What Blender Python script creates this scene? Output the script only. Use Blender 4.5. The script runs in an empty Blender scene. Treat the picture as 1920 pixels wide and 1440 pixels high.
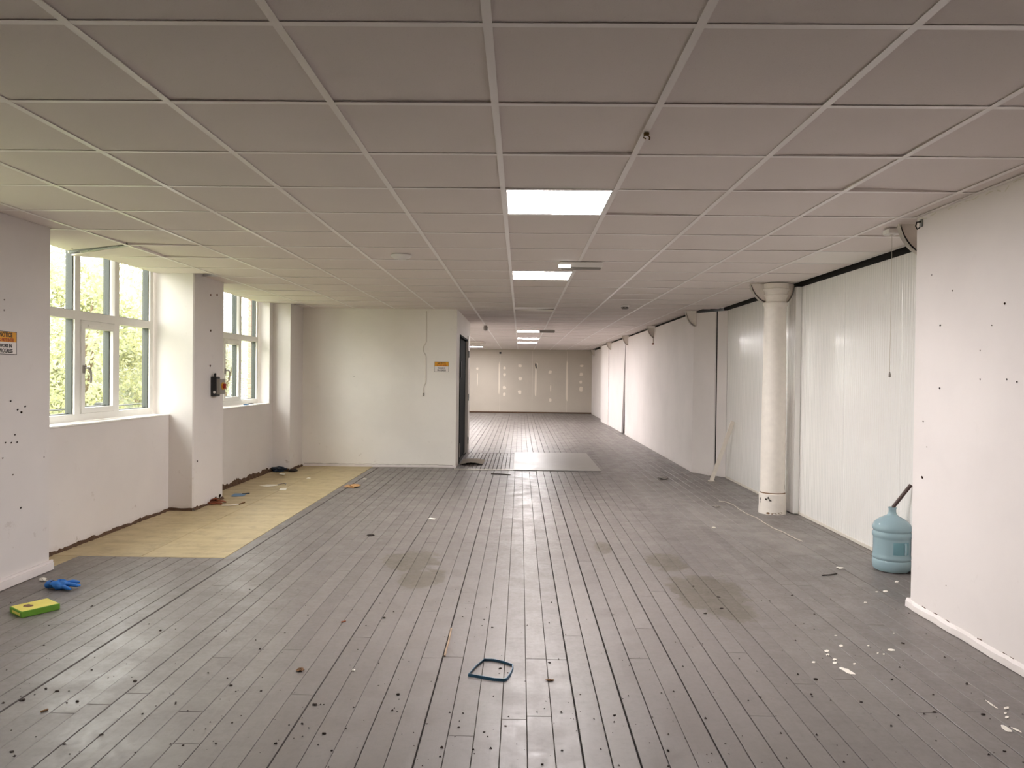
import bpy, math, random
from mathutils import Matrix, Vector

random.seed(7)
PI = math.pi
sc = bpy.context.scene
C = sc.collection

# ------------------------------------------------------------------ camera
F_PX, YAW, PITCH, ROLL, HCAM = 1356.166, 0.0115, -0.0114, 0.0112, 1.40
cy_, sy_ = math.cos(YAW), math.sin(YAW)
cp_, sp_ = math.cos(PITCH), math.sin(PITCH)
cr_, sr_ = math.cos(ROLL), math.sin(ROLL)
_r = Vector((cy_, sy_, 0))
_f0 = Vector((-sy_, cy_, 0))
_f = cp_ * _f0 + Vector((0, 0, sp_))
_u = -sp_ * _f0 + Vector((0, 0, cp_))
R_ = cr_ * _r + sr_ * _u
U_ = cr_ * _u - sr_ * _r
cam_d = bpy.data.cameras.new('camera')
cam = bpy.data.objects.new('camera', cam_d)
C.objects.link(cam)
cam_d.sensor_width = 36.0
cam_d.lens = F_PX / 1920 * 36.0
cam_d.clip_start, cam_d.clip_end = 0.05, 300
cam.matrix_world = Matrix(((R_.x, U_.x, -_f.x, 0), (R_.y, U_.y, -_f.y, 0), (R_.z, U_.z, -_f.z, HCAM), (0, 0, 0, 1)))
sc.camera = cam


def fl(x, y, z=0.0):
    """the floor point seen at photo pixel (x, y)"""
    d = R_ * ((x - 960) / F_PX) - U_ * ((y - 720) / F_PX) + _f
    t = (z - HCAM) / d.z
    return Vector((d.x * t, d.y * t, z))


# ------------------------------------------------------------------ world, exposure
SKY = 12.5
LED = 81.0
w = bpy.data.worlds.new('overcast_sky')
sc.world = w
w.use_nodes = True
bg = w.node_tree.nodes['Background']
bg.inputs[0].default_value = (1.0, 0.975, 0.935, 1)
bg.inputs[1].default_value = SKY
sc.view_settings.view_transform = 'Standard'
sc.view_settings.look = 'None'
sc.view_settings.exposure = 0.12
sc.view_settings.gamma = 1.0
sc.view_settings.use_curve_mapping = False
sc.cycles.max_bounces = 14
sc.cycles.diffuse_bounces = 7
sc.cycles.transparent_max_bounces = 16
sc.cycles.sample_clamp_indirect = 8.0
sc.cycles.caustics_reflective = False
sc.cycles.caustics_refractive = False


# ------------------------------------------------------------------ materials
def s2l(c):
    return tuple(((v / 255) / 12.92 if v / 255 <= 0.04045 else (((v / 255) + 0.055) / 1.055) ** 2.4) for v in c)


class NT:
    """small helper to wire shader nodes"""
    def __init__(self, name):
        self.m = bpy.data.materials.new(name)
        self.m.use_nodes = True
        self.t = self.m.node_tree
        self.b = self.t.nodes['Principled BSDF']
        self.out = self.t.nodes['Material Output']

    def n(self, typ, **kw):
        nd = self.t.nodes.new(typ)
        for k, v in kw.items():
            setattr(nd, k, v)
        return nd

    def link(self, a, b):
        self.t.links.new(a, b)

    def put(self, sock, v):
        if hasattr(v, 'links') or hasattr(v, 'is_linked'):
            self.link(v, sock)
        elif isinstance(v, (tuple, list)) and len(v) == 3 and sock.type == 'RGBA':
            sock.default_value = (*v, 1)
        else:
            sock.default_value = v

    def math(self, op, a, b=0.0, c=0.0):
        nd = self.n('ShaderNodeMath', operation=op)
        for s, v in zip(nd.inputs, (a, b, c)):
            self.put(s, v)
        return nd.outputs[0]

    def pos(self):
        return self.n('ShaderNodeNewGeometry').outputs['Position']

    def sep(self, v):
        nd = self.n('ShaderNodeSeparateXYZ')
        self.put(nd.inputs[0], v)
        return nd.outputs

    def vm(self, op, a, b=(0, 0, 0)):
        nd = self.n('ShaderNodeVectorMath', operation=op)
        self.put(nd.inputs[0], a)
        self.put(nd.inputs[1], b)
        return nd.outputs['Value' if op in ('LENGTH', 'DISTANCE', 'DOT_PRODUCT') else 'Vector']

    def noise(self, vec, scale=5.0, detail=4.0, rough=0.55, col=False):
        nd = self.n('ShaderNodeTexNoise')
        self.put(nd.inputs['Vector'], vec)
        nd.inputs['Scale'].default_value = scale
        nd.inputs['Detail'].default_value = detail
        nd.inputs['Roughness'].default_value = rough
        return nd.outputs['Color' if col else 'Fac']

    def ramp(self, v, lo, hi, a=0.0, b=1.0):
        nd = self.n('ShaderNodeMapRange', interpolation_type='SMOOTHSTEP')
        self.put(nd.inputs['Value'], v)
        for k, q in (('From Min', lo), ('From Max', hi), ('To Min', a), ('To Max', b)):
            self.put(nd.inputs[k], q)
        return nd.outputs['Result']

    def mix(self, f, a, b, mode='MIX'):
        nd = self.n('ShaderNodeMix', data_type='RGBA', blend_type=mode)
        self.put(nd.inputs[0], f)
        self.put(nd.inputs[6], a)
        self.put(nd.inputs[7], b)
        return nd.outputs[2]

    def bump(self, h, strength=0.2, dist=0.002):
        nd = self.n('ShaderNodeBump')
        nd.inputs['Strength'].default_value = strength
        nd.inputs['Distance'].default_value = dist
        self.put(nd.inputs['Height'], h)
        self.link(nd.outputs[0], self.b.inputs['Normal'])

    def set(self, **kw):
        for k, v in kw.items():
            self.put(self.b.inputs[k.replace('_', ' ')], v)
        return self.m


def simple(name, rgb, rough=0.5, metal=0.0, amt=0.08, scale=12.0, bump=0.0, spec=0.5, lin=False):
    q = NT(name)
    col = rgb if lin else s2l(rgb)
    f = q.noise(q.pos(), scale, 4)
    dark = tuple(max(0, v * (1 - amt)) for v in col)
    lite = tuple(min(1, v * (1 + amt)) for v in col)
    q.set(Base_Color=q.mix(f, dark, lite), Roughness=rough, Metallic=metal, Specular_IOR_Level=spec)
    if bump:
        q.bump(f, bump, 0.003)
    return q.m


def wall_mat(name, col, dirt, scuff=0.5, low=0.35):
    q = NT(name)
    p = q.pos()
    z = q.sep(p)[2]
    n1 = q.noise(p, 1.3, 5)
    n2 = q.noise(p, 9.0, 6, 0.65)
    base = q.mix(q.ramp(n1, 0.35, 0.7), col, tuple(c * 0.94 for c in col))
    # scuffs and spots of dirt, more of them near the floor
    lowm = q.ramp(z, 0.0, 0.6, 1.0, 0.12)
    sc_ = q.math('MULTIPLY', q.ramp(n2, 0.62, 0.74), q.math('MULTIPLY', lowm, scuff))
    c2 = q.mix(sc_, base, dirt)
    edge = q.math('MULTIPLY', q.ramp(q.math('ADD', z, q.math('MULTIPLY', n2, 0.12)), 0.03, 0.13, 1.0, 0.0), low)
    c3 = q.mix(edge, c2, dirt)
    vo = q.n('ShaderNodeTexVoronoi')
    q.put(vo.inputs['Vector'], p)
    vo.inputs['Scale'].default_value = 2.3
    hole = q.ramp(vo.outputs['Distance'], 0.012, 0.02, 1.0, 0.0)
    c4 = q.mix(q.math('MULTIPLY', hole, 0.75), c3, (0.12, 0.10, 0.09))
    q.set(Base_Color=c4, Roughness=0.62, Specular_IOR_Level=0.35)
    q.bump(q.math('ADD', q.math('MULTIPLY', n1, 1.0), q.math('MULTIPLY', n2, 0.25)), 0.25, 0.01)
    return q.m


M = {}
M['wall'] = wall_mat('white_wall_paint', (0.735, 0.695, 0.68), (0.36, 0.29, 0.24), 0.9, 0.6)
M['wall_clean'] = wall_mat('right_wall_paint', (0.815, 0.76, 0.745), (0.42, 0.36, 0.31), 0.35, 0.15)
M['wall_far'] = wall_mat('far_wall_paint', (0.52, 0.47, 0.405), (0.3, 0.26, 0.2), 0.2, 0.3)
M['wall_part'] = wall_mat('partition_paint', (0.85, 0.815, 0.765), (0.36, 0.29, 0.24), 0.6, 0.3)
M['filler'] = simple('dried_filler', (226, 217, 204), 0.8, bump=0.3, scale=40)
M['hole_faint'] = simple('filled_hole', (128, 116, 108), 0.9, amt=0.2)
M['dark'] = simple('dark_void', (38, 33, 29), 0.9)
M['plenum'] = simple('plenum_dark', (60, 55, 50), 0.95)
M['black_gap'] = simple('black_seal', (24, 21, 19), 0.85)
M['skirt_scar'] = simple('crumbled_brown_edge', (84, 62, 46), 0.95, amt=0.5, scale=60, bump=0.8)
M['grid'] = simple('white_grid_metal', (248, 243, 240), 0.3, amt=0.02)
M['white'] = simple('white_plastic', (232, 229, 225), 0.38, amt=0.03)
M['upvc'] = simple('white_upvc', (236, 234, 229), 0.3, amt=0.03)
M['gasket'] = simple('window_gasket', (62, 66, 62), 0.5)
M['metal'] = simple('zinc_metal', (150, 152, 150), 0.38, 0.9)
M['iron'] = simple('painted_cast_iron', (226, 219, 210), 0.5, amt=0.1, scale=18, bump=0.2)
M['trim'] = simple('painted_trim', (215, 208, 198), 0.5, amt=0.05)
M['black'] = simple('black_plastic', (22, 21, 22), 0.45)
M['grey_plastic'] = simple('grey_plastic', (140, 134, 128), 0.5)
M['door'] = simple('dark_green_door_paint', (17, 22, 21), 0.8, spec=0.08)
M['brass'] = simple('tarnished_brass', (120, 96, 58), 0.45, 0.7)
M['yellow'] = simple('yellow_plastic', (205, 150, 28), 0.4)
M['red'] = simple('red_plastic', (150, 26, 22), 0.4)
M['debris'] = simple('dark_wood_debris', (50, 40, 34), 0.9, amt=0.4, scale=80)
M['debris2'] = simple('brown_wood_debris', (112, 82, 54), 0.9, amt=0.4, scale=80)
M['tan_scrap'] = simple('dry_leaf', (190, 150, 104), 0.85, amt=0.3, scale=50)
M['seam'] = simple('raised_wood', (150, 128, 106), 0.85, amt=0.4, scale=60)
M['rust'] = simple('orange_brown_wood', (126, 66, 40), 0.8, amt=0.35, scale=40)
M['paper'] = simple('paper_scrap', (232, 228, 218), 0.75)
M['paint'] = simple('dried_white_paint', (236, 230, 220), 0.45)
M['glove'] = simple('blue_nitrile', (36, 112, 196), 0.42, amt=0.2, scale=40)
M['blue_scrap'] = simple('blue_plastic_scrap', (88, 128, 168), 0.5)
M['navy'] = simple('dark_blue_rag', (40, 52, 68), 0.85, amt=0.6, scale=40)
M['strap'] = simple('blue_strapping', (28, 76, 104), 0.35)
M['wire'] = simple('pale_wire', (196, 188, 176), 0.5)
M['card_green'] = simple('green_card', (98, 148, 42), 0.5, amt=0.25, scale=30)
M['card_yellow'] = simple('yellow_card', (218, 204, 96), 0.5, amt=0.15, scale=14)
M['card_brown'] = simple('brown_print', (106, 72, 44), 0.5)
M['board_grey'] = simple('grey_cardboard', (150, 138, 122), 0.85)
M['batten'] = simple('painted_batten', (222, 214, 202), 0.6, amt=0.12, scale=20)
M['pipe'] = simple('dark_brown_pole', (62, 40, 34), 0.45, amt=0.3)
M['sign_yellow'] = simple('sign_yellow', (224, 158, 30), 0.35, amt=0.03)
M['sign_white'] = simple('sign_white', (232, 226, 222), 0.35, amt=0.03)
M['sign_black'] = simple('sign_black', (26, 22, 20), 0.4)
M['sign_red'] = simple('sign_red', (168, 40, 34), 0.4)
M['thr'] = simple('aluminium_strip', (178, 172, 162), 0.35, 0.7)
M['brick'] = simple('red_brick', (196, 140, 126), 0.85, amt=0.28, scale=18, bump=0.5)  # paled so the window glare sits in the brick colour
M['mortar'] = simple('mortar', (186, 176, 164), 0.9)
M['bark'] = simple('bark', (112, 96, 78), 0.9, amt=0.3)
M['fence'] = simple('dark_fence_metal', (70, 72, 72), 0.6)
M['soil'] = simple('garden_ground', (122, 128, 84), 0.95, amt=0.3, scale=3)
M['roof'] = simple('blue_grey_roof', (120, 134, 160), 0.7)
M['render'] = simple('pale_render', (226, 226, 224), 0.8)


def ceiling_tile_mat():
    q = NT('mineral_fibre_tile')
    p = q.pos()
    info = q.n('ShaderNodeObjectInfo').outputs['Random']
    n = q.noise(p, 160, 2)
    n2 = q.noise(p, 1.1, 3)
    a = q.mix(q.ramp(n2, 0.3, 0.7), (0.83, 0.765, 0.735), (0.80, 0.74, 0.71))
    a = q.mix(q.math('MULTIPLY', info, 0.16), a, (0.71, 0.65, 0.62))
    a = q.mix(q.math('MULTIPLY', q.ramp(n, 0.66, 0.72), 0.18), a, (0.4, 0.36, 0.33))
    q.set(Base_Color=a, Roughness=0.9, Specular_IOR_Level=0.15)
    q.bump(n, 0.25, 0.002)
    return q.m


M['tile'] = ceiling_tile_mat()


def cladding_mat():
    q = NT('white_ribbed_cladding')
    p = q.pos()
    y = q.sep(p)[1]
    wv = q.math('SINE', q.math('MULTIPLY', y, 2 * PI / 0.036))
    q.set(Base_Color=(0.84, 0.825, 0.80), Roughness=0.21, Specular_IOR_Level=0.6, Coat_Weight=0.3, Coat_Roughness=0.12)
    q.bump(q.ramp(wv, -0.9, 0.9), 0.42, 0.004)
    return q.m


M['clad'] = cladding_mat()


def floor_mat():
    q = NT('grey_painted_boards')
    p = q.pos()
    xyz = q.sep(p)
    info = q.n('ShaderNodeObjectInfo').outputs['Random']
    cmb = q.n('ShaderNodeCombineXYZ')
    q.put(cmb.inputs[0], q.math('MULTIPLY', xyz[0], 22.0))
    q.put(cmb.inputs[1], q.math('MULTIPLY', xyz[1], 1.6))
    grain = q.noise(cmb.outputs[0], 2.0, 6, 0.6)
    big = q.noise(p, 0.8, 4)
    mid = q.noise(p, 5.0, 6, 0.65)
    fine = q.noise(p, 34.0, 5, 0.7)
    edge = q.noise(p, 13.0, 4, 0.6)
    # the board a point belongs to: tone differs from board to board
    wn = q.n('ShaderNodeTexWhiteNoise', noise_dimensions='1D')
    q.put(wn.inputs['W'], q.math('FLOOR', q.math('DIVIDE', q.math('SUBTRACT', xyz[0], 0.0415), 0.1027)))
    tone = q.math('ADD', q.math('MULTIPLY', info, 0.5), q.math('MULTIPLY', wn.outputs[0], 0.5))
    c = q.mix(tone, (0.146, 0.128, 0.121), (0.182, 0.162, 0.152))
    c = q.mix(q.math('MULTIPLY', q.ramp(big, 0.35, 0.7), 0.45), c, (0.148, 0.132, 0.121))
    c = q.mix(q.math('MULTIPLY', q.ramp(grain, 0.5, 0.8), 0.3), c, (0.109, 0.097, 0.088))
    c = q.mix(q.math('MULTIPLY', q.ramp(fine, 0.6, 0.75), 0.3), c, (0.103, 0.089, 0.079))

    def blob(cx, cy, rx, ry, wob=0.8, soft=0.05, rot=0.0):
        dx = q.math('SUBTRACT', xyz[0], cx)
        dy = q.math('SUBTRACT', xyz[1], cy)
        cr, sr = math.cos(rot), math.sin(rot)
        u = q.math('DIVIDE', q.math('ADD', q.math('MULTIPLY', dx, cr), q.math('MULTIPLY', dy, sr)), rx)
        v = q.math('DIVIDE', q.math('SUBTRACT', q.math('MULTIPLY', dy, cr), q.math('MULTIPLY', dx, sr)), ry)
        r = q.math('SQRT', q.math('ADD', q.math('MULTIPLY', u, u), q.math('MULTIPLY', v, v)))
        r = q.math('ADD', r, q.math('MULTIPLY', q.math('SUBTRACT', mid, 0.5), 2 * wob))
        r = q.math('ADD', r, q.math('MULTIPLY', q.math('SUBTRACT', edge, 0.5), 1.1 * wob))
        return q.ramp(r, 1.0 - soft, 1.0 + soft, 1.0, 0.0)

    def mx(a, b):
        return q.math('MAXIMUM', a, b)

    # brown water stains
    st = blob(-0.80, 5.42, 0.22, 0.30)
    st = mx(st, blob(-0.66, 4.95, 0.17, 0.20))
    st = mx(st, blob(1.13, 5.50, 0.15, 0.26))
    st = mx(st, blob(1.24, 4.72, 0.24, 0.42))
    st = mx(st, blob(1.28, 4.38, 0.16, 0.20))
    st = mx(st, blob(0.69, 5.95, 0.07, 0.2))
    c = q.mix(q.math('MULTIPLY', st, 0.66), c, (0.095, 0.080, 0.058))
    # pale plaster dust near the column
    du = mx(blob(2.0, 7.4, 0.35, 0.9, 1.0, 0.5), blob(2.35, 6.3, 0.25, 0.5, 1.2, 0.5))
    du = mx(du, blob(1.75, 8.9, 0.5, 1.1, 1.2, 0.5))
    du = q.math('MULTIPLY', du, q.ramp(fine, 0.38, 0.62))
    c = q.mix(q.math('MULTIPLY', du, 0.62), c, (0.357, 0.330, 0.303))
    # worn dark brown strip beside the partition doorway
    wo = blob(-0.50, 11.9, 0.55, 1.25, 0.5, 0.3)
    c = q.mix(q.math('MULTIPLY', wo, 0.6), c, (0.097, 0.075, 0.058))
    ro = q.math('ADD', q.ramp(mid, 0.32, 0.7, 0.29, 0.46), q.math('MULTIPLY', q.ramp(fine, 0.35, 0.7), 0.12))
    ro = q.math('ADD', ro, q.math('MULTIPLY', du, 0.2))
    q.set(Base_Color=c, Roughness=ro, Specular_IOR_Level=0.5)
    q.bump(q.math('ADD', q.math('MULTIPLY', grain, 1.0), q.math('MULTIPLY', fine, 0.6)), 0.22, 0.0025)
    return q.m


M['floor'] = floor_mat()


def sheet_mat():
    q = NT('tan_sheet_flooring')
    p = q.pos()
    xyz = q.sep(p)
    cmb = q.n('ShaderNodeCombineXYZ')
    q.put(cmb.inputs[0], q.math('MULTIPLY', xyz[0], 1.0))
    q.put(cmb.inputs[1], q.math('MULTIPLY', xyz[1], 6.0))
    n = q.noise(cmb.outputs[0], 1.6, 6, 0.6)
    n2 = q.noise(p, 7.0, 6, 0.7)
    c = q.mix(q.ramp(n, 0.3, 0.7), (0.40, 0.315, 0.17), (0.50, 0.405, 0.235))
    c = q.mix(q.math('MULTIPLY', q.ramp(n2, 0.42, 0.72), 0.6), c, (0.27, 0.20, 0.115))
    q.set(Base_Color=c, Roughness=0.5)
    q.bump(n2, 0.1, 0.002)
    return q.m


M['sheet'] = sheet_mat()


def plate_mat():
    q = NT('scuffed_grey_sheet')
    p = q.pos()
    n = q.noise(p, 3.0, 6, 0.7)
    q.set(Base_Color=q.mix(q.ramp(n, 0.35, 0.7), (0.30, 0.285, 0.265), (0.40, 0.385, 0.36)), Roughness=q.ramp(n, 0.3, 0.7, 0.3, 0.5))
    return q.m


M['plate'] = plate_mat()


def emit(name, col, strength):
    q = NT(name)
    q.set(Base_Color=(0.9, 0.9, 0.9), Emission_Color=col, Emission_Strength=strength, Roughness=0.4)
    return q.m


M['led'] = emit('led_diffuser', (1.0, 0.95, 0.945), LED)
M['led_small'] = emit('emergency_lens', (0.95, 1.0, 0.97), 1.6)
M['diffuser_off'] = simple('opal_diffuser_unlit', (240, 234, 228), 0.35, amt=0.02)


def glass_mat():
    q = NT('window_glass')
    tr = q.n('ShaderNodeBsdfTransparent')
    tr.inputs[0].default_value = (0.93, 0.95, 0.94, 1)
    gl = q.n('ShaderNodeBsdfGlossy')
    gl.inputs['Roughness'].default_value = 0.02
    mx = q.n('ShaderNodeMixShader')
    lw = q.n('ShaderNodeLayerWeight')
    lw.inputs[0].default_value = 0.5
    q.link(q.math('ADD', 0.02, q.math('MULTIPLY', q.math('POWER', lw.outputs['Facing'], 5.0), 0.5)), mx.inputs[0])
    q.link(tr.outputs[0], mx.inputs[1])
    q.link(gl.outputs[0], mx.inputs[2])
    q.link(mx.outputs[0], q.out.inputs[0])
    return q.m


M['glass'] = glass_mat()


def jug_mat():
    q = NT('blue_translucent_plastic')
    q.set(Base_Color=(0.43, 0.60, 0.66), Roughness=0.14, Transmission_Weight=0.35, IOR=1.15, Specular_IOR_Level=0.6, Coat_Weight=0.5, Coat_Roughness=0.08)
    return q.m


M['jug'] = jug_mat()


def leaf_mat(name, a, b, c):
    q = NT(name)
    n = q.noise(q.pos(), 2.2, 3)
    n2 = q.noise(q.pos(), 17.0, 2)
    col = q.mix(q.ramp(n2, 0.35, 0.65), q.mix(q.ramp(n, 0.35, 0.6), a, b), c)
    q.set(Base_Color=col, Roughness=0.5)
    tl = q.n('ShaderNodeBsdfTranslucent')
    q.put(tl.inputs[0], col)
    mx = q.n('ShaderNodeMixShader')
    mx.inputs[0].default_value = 0.45
    q.link(q.b.outputs[0], mx.inputs[1])
    q.link(tl.outputs[0], mx.inputs[2])
    q.link(mx.outputs[0], q.out.inputs[0])
    return q.m


M['leaf'] = leaf_mat('spring_leaves', (0.44, 0.46, 0.22), (0.55, 0.52, 0.28), (0.33, 0.35, 0.25))
M['leaf2'] = leaf_mat('pale_leaves', (0.46, 0.47, 0.34), (0.52, 0.46, 0.36), (0.38, 0.42, 0.36))


# ------------------------------------------------------------------ mesh helpers
class MB:
    def __init__(self):
        self.v, self.f, self.s = [], [], []

    def add(self, vs, fs, smooth=False):
        o = len(self.v)
        self.v += [tuple(p) for p in vs]
        self.f += [tuple(i + o for i in q) for q in fs]
        self.s += [smooth] * len(fs)
        return self

    def box(self, x0, x1, y0, y1, z0, z1):
        vs = [(x, y, z) for z in (z0, z1) for y in (y0, y1) for x in (x0, x1)]
        return self.add(vs, [(0, 2, 3, 1), (4, 5, 7, 6), (0, 1, 5, 4), (2, 6, 7, 3), (0, 4, 6, 2), (1, 3, 7, 5)])

    def cbox(self, x0, x1, y0, y1, z0, z1, c=0.004):
        """box with chamfered edges (all eight corners cut by a small slope)"""
        self.prism([(x0 + c, y0), (x1 - c, y0), (x1, y0 + c), (x1, y1 - c), (x1 - c, y1), (x0 + c, y1), (x0, y1 - c), (x0, y0 + c)], z0 + c, z1 - c, cap=False)
        for za, zb in ((z0 + c, z0), (z1 - c, z1)):
            o = [(x0 + c, y0), (x1 - c, y0), (x1, y0 + c), (x1, y1 - c), (x1 - c, y1), (x0 + c, y1), (x0, y1 - c), (x0, y0 + c)]
            i = [(x0 + 2 * c, y0 + c), (x1 - 2 * c, y0 + c), (x1 - c, y0 + 2 * c), (x1 - c, y1 - 2 * c), (x1 - 2 * c, y1 - c), (x0 + 2 * c, y1 - c), (x0 + c, y1 - 2 * c), (x0 + c, y0 + 2 * c)]
            vs = [(a, b, za) for a, b in o] + [(a, b, zb) for a, b in i]
            up = zb > za
            fs = [((k, (k + 1) % 8, 8 + (k + 1) % 8, 8 + k) if up else (k, 8 + k, 8 + (k + 1) % 8, (k + 1) % 8)) for k in range(8)]
            fs.append(tuple(range(8, 16)) if up else tuple(range(15, 7, -1)))
            self.add(vs, fs)
        return self

    def prism(self, pts, z0, z1, cap=True):
        n = len(pts)
        vs = [(x, y, z0) for x, y in pts] + [(x, y, z1) for x, y in pts]
        fs = [(k, (k + 1) % n, n + (k + 1) % n, n + k) for k in range(n)]
        if cap:
            fs += [tuple(range(n - 1, -1, -1)), tuple(range(n, 2 * n))]
        return self.add(vs, fs)

    def prism_y(self, pts, y0, y1):
        """outline in x, z pushed along y"""
        n = len(pts)
        vs = [(x, y0, z) for x, z in pts] + [(x, y1, z) for x, z in pts]
        fs = [(k, (k + 1) % n, n + (k + 1) % n, n + k) for k in range(n)]
        fs += [tuple(range(n - 1, -1, -1)), tuple(range(n, 2 * n))]
        return self.add(vs, fs)

    def lathe(self, prof, cx=0, cy=0, n=32, a0=0.0):
        vs, fs = [], []
        for r, z in prof:
            for k in range(n):
                a = a0 + 2 * PI * k / n
                vs.append((cx + r * math.cos(a), cy + r * math.sin(a), z))
        for i in range(len(prof) - 1):
            for k in range(n):
                fs.append((i * n + k, i * n + (k + 1) % n, (i + 1) * n + (k + 1) % n, (i + 1) * n + k))
        self.add(vs, fs, True)
        return self

    def tube(self, pts, r, n=8, closed=False, caps=True):
        pts = [Vector(p) for p in pts]
        m = len(pts)
        vs, fs = [], []
        rr = r if isinstance(r, (list, tuple)) else [r] * m
        for i, p in enumerate(pts):
            a = pts[(i - 1) % m] if (closed or i > 0) else p
            b = pts[(i + 1) % m] if (closed or i < m - 1) else p
            t = (b - a).normalized()
            up = Vector((0, 0, 1)) if abs(t.z) < 0.9 else Vector((0, 1, 0))
            s = t.cross(up).normalized()
            u = s.cross(t)
            for k in range(n):
                an = 2 * PI * k / n
                vs.append(p + rr[i] * (math.cos(an) * s + math.sin(an) * u))
        for i in range(m if closed else m - 1):
            j = (i + 1) % m
            for k in range(n):
                fs.append((i * n + k, i * n + (k + 1) % n, j * n + (k + 1) % n, j * n + k))
        self.add(vs, fs, True)
        if caps and not closed:
            self.add([vs[k] for k in range(n)], [tuple(range(n))])
            self.add([vs[(m - 1) * n + k] for k in range(n)], [tuple(range(n - 1, -1, -1))])
        return self

    def mesh(self, name, mat):
        me = bpy.data.meshes.new(name)
        me.from_pydata(self.v, [], self.f)
        if mat is not None:
            me.materials.append(mat)
        me.polygons.foreach_set('use_smooth', self.s)
        me.update()
        if any(self.s):
            try:
                me.set_sharp_from_angle(angle=math.radians(40))
            except Exception:
                pass
        return me

    def build(self, name, mat, parent=None, loc=None):
        return link(name, self.mesh(name, mat), parent, loc)


def link(name, me, parent=None, loc=None):
    o = bpy.data.objects.new(name, me)
    C.objects.link(o)
    if parent is not None:
        o.parent = parent
    if loc is not None:
        o.location = loc
    return o


def tag(o, label=None, cat=None, group=None, kind=None):
    if label:
        o['label'] = label
    if cat:
        o['category'] = cat
    if group:
        o['group'] = group
    if kind:
        o['kind'] = kind
    return o


def empty(name, loc=(0, 0, 0), label=None, cat=None, group=None, kind=None, rz=0.0):
    o = bpy.data.objects.new(name, None)
    C.objects.link(o)
    o.location = loc
    o.rotation_euler = (0, 0, rz)
    o.empty_display_size = 0.1
    return tag(o, label, cat, group, kind)


def copy_tree(o, parent=None):
    c = o.copy()
    C.objects.link(c)
    if parent is not None:
        c.parent = parent
    for ch in [x for x in KIDS.get(o.name, [])]:
        copy_tree(ch, c)
    return c


KIDS = {}


def index_kids(o):
    KIDS[o.name] = [x for x in bpy.data.objects if x.parent == o]
    for x in KIDS[o.name]:
        index_kids(x)


# ------------------------------------------------------------------ main dimensions
ZC = 2.392                 # underside of the ceiling tiles
ZW = 2.74                  # walls run up past the suspended ceiling
XP, XW = -3.29, -3.54      # pilaster face and window wall
YB = -6.0                  # wall behind the camera
YF = 27.2                  # far wall
GX0, GY0, GP = -2.504, 2.0542, 0.6   # ceiling grid origin and pitch

# ------------------------------------------------------------------ floor
floor = MB().box(-4.0, 3.4, YB - 0.2, YF + 0.3, -0.12, -0.022).build('floor', M['dark'])
tag(floor, 'grey painted narrow floorboards running away down the long empty room', 'floor', kind='structure')

BW, BX0 = 0.1027, 0.0415
TANX = BX0 - 22 * BW


def sub(iv, a, b):
    out = []
    for s, e in iv:
        if b <= s or a >= e:
            out.append((s, e))
        else:
            if a > s:
                out.append((s, a))
            if b < e:
                out.append((b, e))
    return out


forced = []      # joints seen in the photo: (y pixel, x pixel from, x pixel to)
for yp, xa, xb in ((911, 873, 973), (973, 940, 1156), (1018, 875, 933), (1011, 1007, 1070), (1233, 796, 870), (1193, 1055, 1095),
                   (1381, 840, 890), (1347, 965, 985), (1342, 988, 1032), (1188, 2, 25), (1126, 115, 147), (1170, 100, 135), (1225, 40, 80),
                   (1335, 110, 145), (1321, 175, 210), (1392, 333, 383), (1097, 1487, 1520), (1143, 1500, 1520), (1178, 1425, 1445),
                   (1336, 1740, 1760), (1337, 1820, 1845), (1110, 855, 890), (1131, 862, 890), (938, 880, 905), (1237, 980, 1060), (1235, 1180, 1220)):
    a, b = fl(xa, yp), fl(xb, yp)
    forced.append((a.x, b.x, (a.y + b.y) / 2))

rows = []
for k in range(-36, 30):
    xa, xb = BX0 + k * BW, BX0 + (k + 1) * BW
    if xb < XW or xa > 2.9:
        continue
    xa, xb = max(xa, XW), min(xb, 2.9)
    iv = [(1.9, YF)]
    xm = (xa + xb) / 2
    if xm < TANX:
        iv = sub(iv, 5.42 if xm > -3.32 else 4.9, 10.95)
    if xm < -0.965:
        iv = sub(iv, 10.88, 13.75)
    if xm > 2.42:
        iv = sub(iv, 0, 4.42)
    if xm > 2.72:
        iv = sub(iv, 10.4, YF)
    elif xm > 2.58:
        iv = sub(iv, 10.8, 22.6)
    if -0.965 < xm < -0.09:
        iv = sub(iv, 10.74, 13.0)
    rows.append((k, xa, xb, iv))

boards = []
rnd = random.Random(21)
thick = {}
for k, xa, xb, iv in rows:
    r = rnd.random()
    thick[k] = 0.0022 if r < 0.62 else (0.004 if r < 0.9 else 0.0065)
thick[-21] = 0.011
thick[-22] = 0.006
thick[4] = 0.008
thick[2] = 0.006
for k, xa, xb, iv in rows:
    g = thick[k] / 2
    g2 = thick.get(k + 1, 0.003) / 2
    js = [y + rnd.uniform(-.01, .01) for a, b, y in forced if a - 0.03 < (xa + xb) / 2 < b + 0.03]
    for s, e in iv:
        cuts = [y for y in js if s + 0.2 < y < e - 0.2]
        segs = []
        pts = [s] + sorted(cuts) + [e]
        for a, b in zip(pts, pts[1:]):
            y = a
            first = True
            while b - y > 4.6:
                L = rnd.uniform(0.9, 4.2) if first else rnd.uniform(2.2, 4.4)
                first = False
                segs.append((y, y + L))
                y += L
            segs.append((y, b))
        for a, b in segs:
            boards.append((xa + g, xb - g2, a + 0.0012, b - 0.0012))
# narrower worn boards beside the partition doorway
nb, nx = 14, (-0.09 + 0.965) / 14
for q in range(nb):
    xa = -0.965 + q * nx
    boards.append((xa + 0.0035, xa + nx - 0.0035, 10.75, 12.985))


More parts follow.
